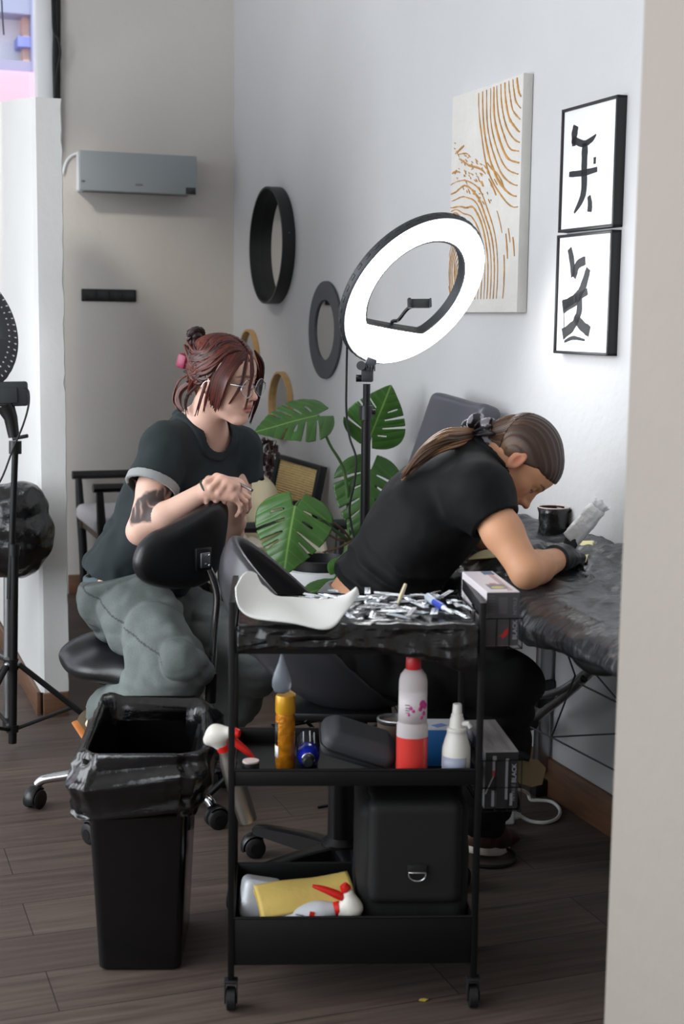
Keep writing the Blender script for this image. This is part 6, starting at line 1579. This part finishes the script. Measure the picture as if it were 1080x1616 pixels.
leafs = [  # blade base, tip, normal, width, slits, curl, stalk points, seed
    (P(502, 655, 4.96), P(402, 676, 4.86), (-.05, -.72, .68), .200, 4, .10, [crown, P(545, 750, 5.08), P(520, 700, 5.0)], 3),
    (P(585, 688, 5.02), P(617, 610, 4.96), (.10, -.95, .20), .225, 4, .10, [crown, P(578, 780, 5.2), P(580, 720, 5.22)], 8),
    (P(583, 742, 5.12), P(573, 862, 5.02), (.05, -.90, .40), .250, 4, .12, [crown, P(590, 800, 5.16), P(592, 755, 5.15)], 12),
    (P(466, 800, 4.66), P(446, 905, 4.56), (-.10, -.92, .36), .262, 4, .14, [crown, P(520, 830, 4.95), P(482, 790, 4.72)], 21),
    (P(534, 925, 4.85), P(474, 934, 4.74), (0, -.60, .80), .130, 0, .15, [so, P(541, 880, 5.0), P(540, 910, 4.9)], 31),
    (P(530, 905, 4.95), P(556, 880, 4.90), (.2, -.95, .25), .090, 0, .10, [so, P(530, 900, 5.0)], 35)]
for b_, t_, n_, w_, s_, c_, stalk, sd in leafs:
    monstera_leaf(mon, b_, t_, n_, w_, s_, c_, sd, notch=True, tone=1.15 if sd in (21, 31, 35) else .85)
    MB().tube(stalk+[b_], [.008, .006, .005, .0045][:len(stalk)+1], 8, smooth=5).build('stalk', M_stem, mon)
for pts in ([crown, P(530, 850, 5.0), P(512, 835, 4.95), P(520, 822, 4.95), P(545, 840, 5.05), P(560, 862, 5.1)], [P(560, 850, 5.1), P(540, 862, 4.95), P(510, 872, 4.85)], [P(575, 845, 5.1), P(590, 800, 5.12), P(582, 770, 5.2)], [crown, P(556, 872, 5.05), P(548, 878, 5.0)]):
    MB().tube(pts, .0042, 8, smooth=5).build('aerial_root', M_root, mon)
# leaning black-framed woven panel
FT = [P(442, 717, 6.14), P(512, 737, 5.97)]
fx_ = nrm(FT[1]-FT[0]); wpx = np.linalg.norm(FT[1]-FT[0]); dn_ = nrm(np.array([-.13, -.06, -1.0])); dn_ = nrm(dn_-fx_*(dn_@fx_)); fn = np.cross(fx_, dn_); fn = fn*(-1 if fn[1] > 0 else 1)
Rf = np.stack([fx_, -dn_, np.cross(fx_, -dn_)], 1); hp = (FT[0][2]-.01)/abs(dn_[2])
wp = thing('framed_panel', 'black-framed woven straw panel leaning behind the monstera', 'picture', (FT[0]+FT[1])/2+dn_*hp, world=True)
cc_ = (FT[0]+FT[1])/2+dn_*hp/2; f = MB()
for sx in (-1, 1): f.box((.018, hp, .045), cc_+Rf@np.array([sx*(wpx/2-.009), 0, 0]), M=Rf, bev=.001)
for sy in (-1, 1): f.box((wpx-.03, .018, .045), cc_+Rf@np.array([0, sy*(hp/2-.009), 0]), M=Rf, bev=.001)
f.build('frame', M_blk, wp)
st_ = MB(); st_.box((wpx-.03, hp-.03, .006), cc_, M=Rf)
for k in range(int(hp/.0105)): st_.tube([cc_+Rf@np.array([-(wpx/2-.016), hp/2-.02-.0105*k, .006]), cc_+Rf@np.array([(wpx/2-.016), hp/2-.02-.0105*k, .006])], .0046, 6)
st_.build('woven_straw', mat('pale straw', (238, 208, 150), .75, var=.12, vscale=60), wp)
# vase of dark dried leaves
vb = np.array([P(425, 760, 6.32)[0], 6.32, 0])
vz = thing('vase', 'tall white vase of dark red dried leaves behind the cream armchair', 'vase', vb, world=True)
MB().lathe([(.06, 0), (.075, .01), (.085, .25), (.075, .52), (.045, .60), (.05, .63), (.042, .63), (.038, .60), (0, .6)], 32, t=vb).build('vase_body', M_white, vz)
M_dleaf = mat('dark red dried leaf', (62, 34, 38), .6, var=.2)
rv = random.Random(4)
for i in range(9):
    e = P(rv.uniform(398, 438), rv.uniform(690, 722), 6.27+rv.uniform(-.06, .08)); m_ = lerp(vb+[0, 0, .6], e, .5)+np.array([rv.uniform(-.02, .02), 0, .02])
    stp, _ = spline(np.array([vb+[0, 0, .55], m_, e]), 1., 6)
    tw = MB().tube(stp, .0018, 6).build('twig', M_root, vz)
    for k in range(9):
        q = stp[min(len(stp)-1, 4+k)]+np.array([rv.uniform(-.022, .022), rv.uniform(-.02, .02), rv.uniform(-.012, .012)]); Rr = Euler((rv.uniform(0, 3), rv.uniform(0, 3), rv.uniform(0, 3))).to_matrix(); Rr = np.array([list(r) for r in Rr])
        MB().ball(q, (.015, .011, .0022), M=Rr, n=10, k=6).build('leaf', M_dleaf, vz)
# ------------------------------------------------------------------ on the treatment table
def pt_table(u, v, z=.79): return PZ(u, v, z)
mq = PZ(873, 846, .792); mg = thing('mug', 'mug wrapped in black film standing on the far end of the table', 'mug', mq, world=True)
R_ = []
for i, (r, z) in enumerate(((.001, 0), (.040, 0), (.043, .004), (.0415, .03), (.0435, .05), (.042, .066), (.0455, .083), (.0425, .084), (.039, .06), (.038, .012), (.001, .010))):
    R_.append([mq+np.array([r*math.cos(a)*(1+(.035*math.sin(5*a+z*60)+.025*math.sin(11*a+z*140)) * (r > .041)), r*math.sin(a), z]) for a in np.arange(48)*2*PI/48])
mb_ = MB().rings(R_, caps=False).build('mug_body', M_bag, mg, angle=180)
MB().tube([mq+[.040, -.01, .074], mq+[.060, -.012, .078], mq+[.068, -.012, .066], mq+[.060, -.012, .045], mq+[.043, -.01, .028]], .0048, 10, smooth=4).build('handle', M_bag, mg)
rim = MB(); rim.tube([mq+np.array([.0435*math.cos(a), .0435*math.sin(a), .0845]) for a in np.arange(40)*2*PI/40], .0018, 8, close=True); rim.build('mug_rim', mat('pinkish mug rim', (212, 184, 178), .3), mg)
# wrapped tattoo machine in the right hand
mt0, mt1 = PT(902, 851, 3.60), PT(946, 799, 3.58)
tm = thing('tattoo_machine', 'pen machine wrapped in white film held in the gloved right hand', 'tattoo machine', mt0, world=True)
dm = nrm(mt1-mt0); R_ = []
Fm = frame(dm)
for i, t in enumerate(np.linspace(0, 1.0, 22)):
    r = (.0225 if t < .9 else .0225-.006*(t-.9)*10); R_.append([mt0+(mt1-mt0)*t+Fm@np.array([math.cos(a), math.sin(a), 0])*(r+.0022*ridged(np.array([math.cos(a)*2, math.sin(a)*2, t*5.]), 2)) for a in np.arange(40)*2*PI/40])
MB().rings(R_).build('wrapped_body', mat('white wrapped film', (222, 222, 222), .35, bump=.003, bscale=90, spec=.6), tm, angle=180)
fr = []
for t, r in ((0, .0185), (.35, .0205), (.7, .0225), (1, .0235)):
    fr.append([mt1+dm*(t*(.014+.008*vnoise(np.array([a*2.2, 3., 1.])))-.004)+Fm@np.array([math.cos(a), math.sin(a), 0])*(r+.0025*t*math.sin(9*a+1)) for a in np.arange(60)*2*PI/60])
MB().grid(np.array(fr), closeu=True).build('film_end', mat('frosted film', (236, 236, 236), .5, alpha=1.), tm, angle=180, solid=.0005)
gr_ = G1(.055, .012, -.034); MB().tube([mt0+dm*.01, lerp(mt0, gr_, .6), gr_, gr_+nrm(gr_-mt0)*.03], [.020, .014, .012, .004], 16).build('grip', M_rubber, tm)
# cream sheet under the work
sh_ = []
for i in range(40):
    row = []
    for j in range(24):
        s_, t_ = i/39, j/23; a, b = lerp(lerp(PZ(738, 893, .79), PZ(800, 868, .79), t_), lerp(PZ(925, 893, .79), PZ(938, 868, .79), t_), s_), 0
        row.append(a+np.array([0, 0, .016+.006*math.sin(s_*5+t_*3)+.004*math.sin(t_*7)]))
    sh_.append(row)
tag(MB().grid(sh_).build('practice_sheet', mat('cream rubber sheet', (232, 222, 168), .7), angle=180, solid=.003), 'cream yellow sheet on the table under the tattooing arms', 'sheet')
# held metal pen
tag(MB().tube([PA(377, 763, 3.90), PA(398, 774, 3.86)], .0042, 12).build('metal_pen', M_steel), 'slim metal pen sticking out of the folded hands', 'pen')
# ------------------------------------------------------------------ on the floor at the right
wb_, we = PZ(742, 1306, 0), PZ(812, 1304, 0)
ps = thing('power_strip', 'white power strip on the floor under the table', 'power strip', (wb_+we)/2, world=True)
dx_ = nrm(we-wb_); Rs = np.stack([dx_, np.cross([0, 0, 1], dx_), [0, 0, 1.]], 1)
MB().box((np.linalg.norm(we-wb_), .052, .040), (wb_+we)/2+[0, .03, .021], M=Rs, bev=.008, seg=3).build('strip_body', M_white, ps)
MB().tube([we+[-.006, .03, .022], we+[.022, .03, .02]], [.018, .007], 12).build('cord_sleeve', M_white, ps)
for k, u in enumerate((750, 775, 796)):
    q = PZ(u, 1297, .041); q = (wb_+we)/2+[0, .03, .0412]+dx_*(-.085+.075*k); MB().cyl(q, q+[0, 0, .001], .019).build('socket', mat('socket recess', (188, 186, 180), .5) if k == 0 else MATS['socket recess'], ps)
q = (wb_+we)/2+[0, .03, .042]+dx_*(.065); MB().tube([q, q+[0, 0, .028], q+[.0, .015, .04], q+[0, .05, .045]], [.017, .016, .010, .004], 12, smooth=3).build('plug', M_rubber, ps)
zc = .006
tag(MB().tube([we+[.02, .03, .02], PZ(838, 1296, zc), PZ(862, 1298, zc), PZ(880, 1291, zc), PZ(884, 1278, zc), PZ(872, 1266, zc), PZ(852, 1263, zc), PZ(838, 1262, zc), PZ(833, 1252, zc+.02), PZ(820, 1246, zc+.05), PZ(800, 1244, zc+.06)], .0052, 10, smooth=6).build('extension_cord', M_white), 'white cord curling on the floor by the table leg', 'cord')
tag(MB().tube([PZ(750, 1366, zc), PZ(780, 1368, zc), PZ(805, 1364, zc), PZ(814, 1353, zc), PZ(806, 1342, zc), PZ(785, 1338, zc), PZ(765, 1338, zc)], .0046, 10, smooth=6).build('black_cord', M_rubber), 'black cord looped on the floor by the brown shoe', 'cord')
tag(MB().tube([PZ(502, 1274, .004), PZ(520, 1271, .004), PZ(545, 1271, .004), PZ(580, 1280, .004)], .004, 8, smooth=5).build('black_cord', M_rubber), 'black cord lying on the floor behind the chair column', 'cord')
qs = PZ(668, 1578, .002)
tag(MB().prism([(-.009, -.004), (.004, -.006), (.011, .002), (.002, .006), (-.006, .004)], .001, t=qs).build('paper_scrap', mat('yellow scrap', (214, 190, 70), .6)), 'tiny yellow scrap on the floor in front of the cart', 'scrap')
# ------------------------------------------------------------------ light
wd = bpy.data.worlds.new('sky'); bpy.context.scene.world = wd; wd.use_nodes = True
bg = wd.node_tree.nodes['Background']; bg.inputs[0].default_value = (.86, .92, 1.0, 1); bg.inputs[1].default_value = 1.3
def area(name, loc, target, sx, sy, power, col=(1, 1, 1), spread=180):
    l = bpy.data.lights.new(name, 'AREA'); l.shape = 'RECTANGLE'; l.size = sx; l.size_y = sy; l.energy = power; l.color = col; l.spread = math.radians(spread)
    o = bpy.data.objects.new(name, l); C.objects.link(o); o.location = [float(x) for x in loc]
    d = Vector([float(x) for x in np.asarray(target)-np.asarray(loc)]); o.rotation_euler = d.to_track_quat('-Z', 'Y').to_euler()
    return o
# daylight in the panes of the left shop front
for i, (b, w) in enumerate(((-4.7, 2.3), (-2.3, 1.9), (0., 2.1))):
    area('window_daylight', room(LW+.12, b, 1.75), room(0, b, 1.2), w, 2.4, (6, 26, 72)[i], (.93, .97, 1.0))
# ceiling lamps of the studio
sp = bpy.data.lights.new('track_spot', 'SPOT'); sp.energy = 58; sp.color = (1.0, .92, .84); sp.spot_size = math.radians(62); sp.spot_blend = .6; sp.shadow_soft_size = .09
po = bpy.data.objects.new('track_spot', sp); C.objects.link(po); po.location = room(-1.9, 2.15, 3.0).tolist()
po.rotation_euler = Vector([float(x) for x in room(-.85, BW, .85)-room(-1.9, 2.15, 3.0)]).to_track_quat('-Z', 'Y').to_euler()
sl = bpy.data.lights.new('sun', 'SUN'); sl.energy = 2.4; sl.angle = math.radians(3); so_ = bpy.data.objects.new('sun', sl); C.objects.link(so_)
so_.rotation_euler = Vector([float(x) for x in D1*.62+D2*.10+np.array([0, 0, -.78])]).to_track_quat('-Z', 'Y').to_euler()
# ------------------------------------------------------------------ camera object
cam = bpy.data.cameras.new('camera'); co = bpy.data.objects.new('camera', cam); C.objects.link(co)
cam.sensor_fit = 'VERTICAL'; cam.sensor_height = 36.0; cam.lens = 50.0; cam.clip_start = .05
Mx = Matrix([[_R[0], _U[0], -_F[0], 0], [_R[1], _U[1], -_F[1], 0], [_R[2], _U[2], -_F[2], CAM_H], [0, 0, 0, 1]])
co.matrix_world = Mx
cam.dof.use_dof = True; cam.dof.focus_distance = 3.95; cam.dof.aperture_fstop = 4.5
bpy.context.scene.camera = co
vs = bpy.context.scene.view_settings
vs.view_transform = 'Standard'; vs.look = 'None'; vs.exposure = 0.36; vs.gamma = 1.0; vs.use_curve_mapping = False
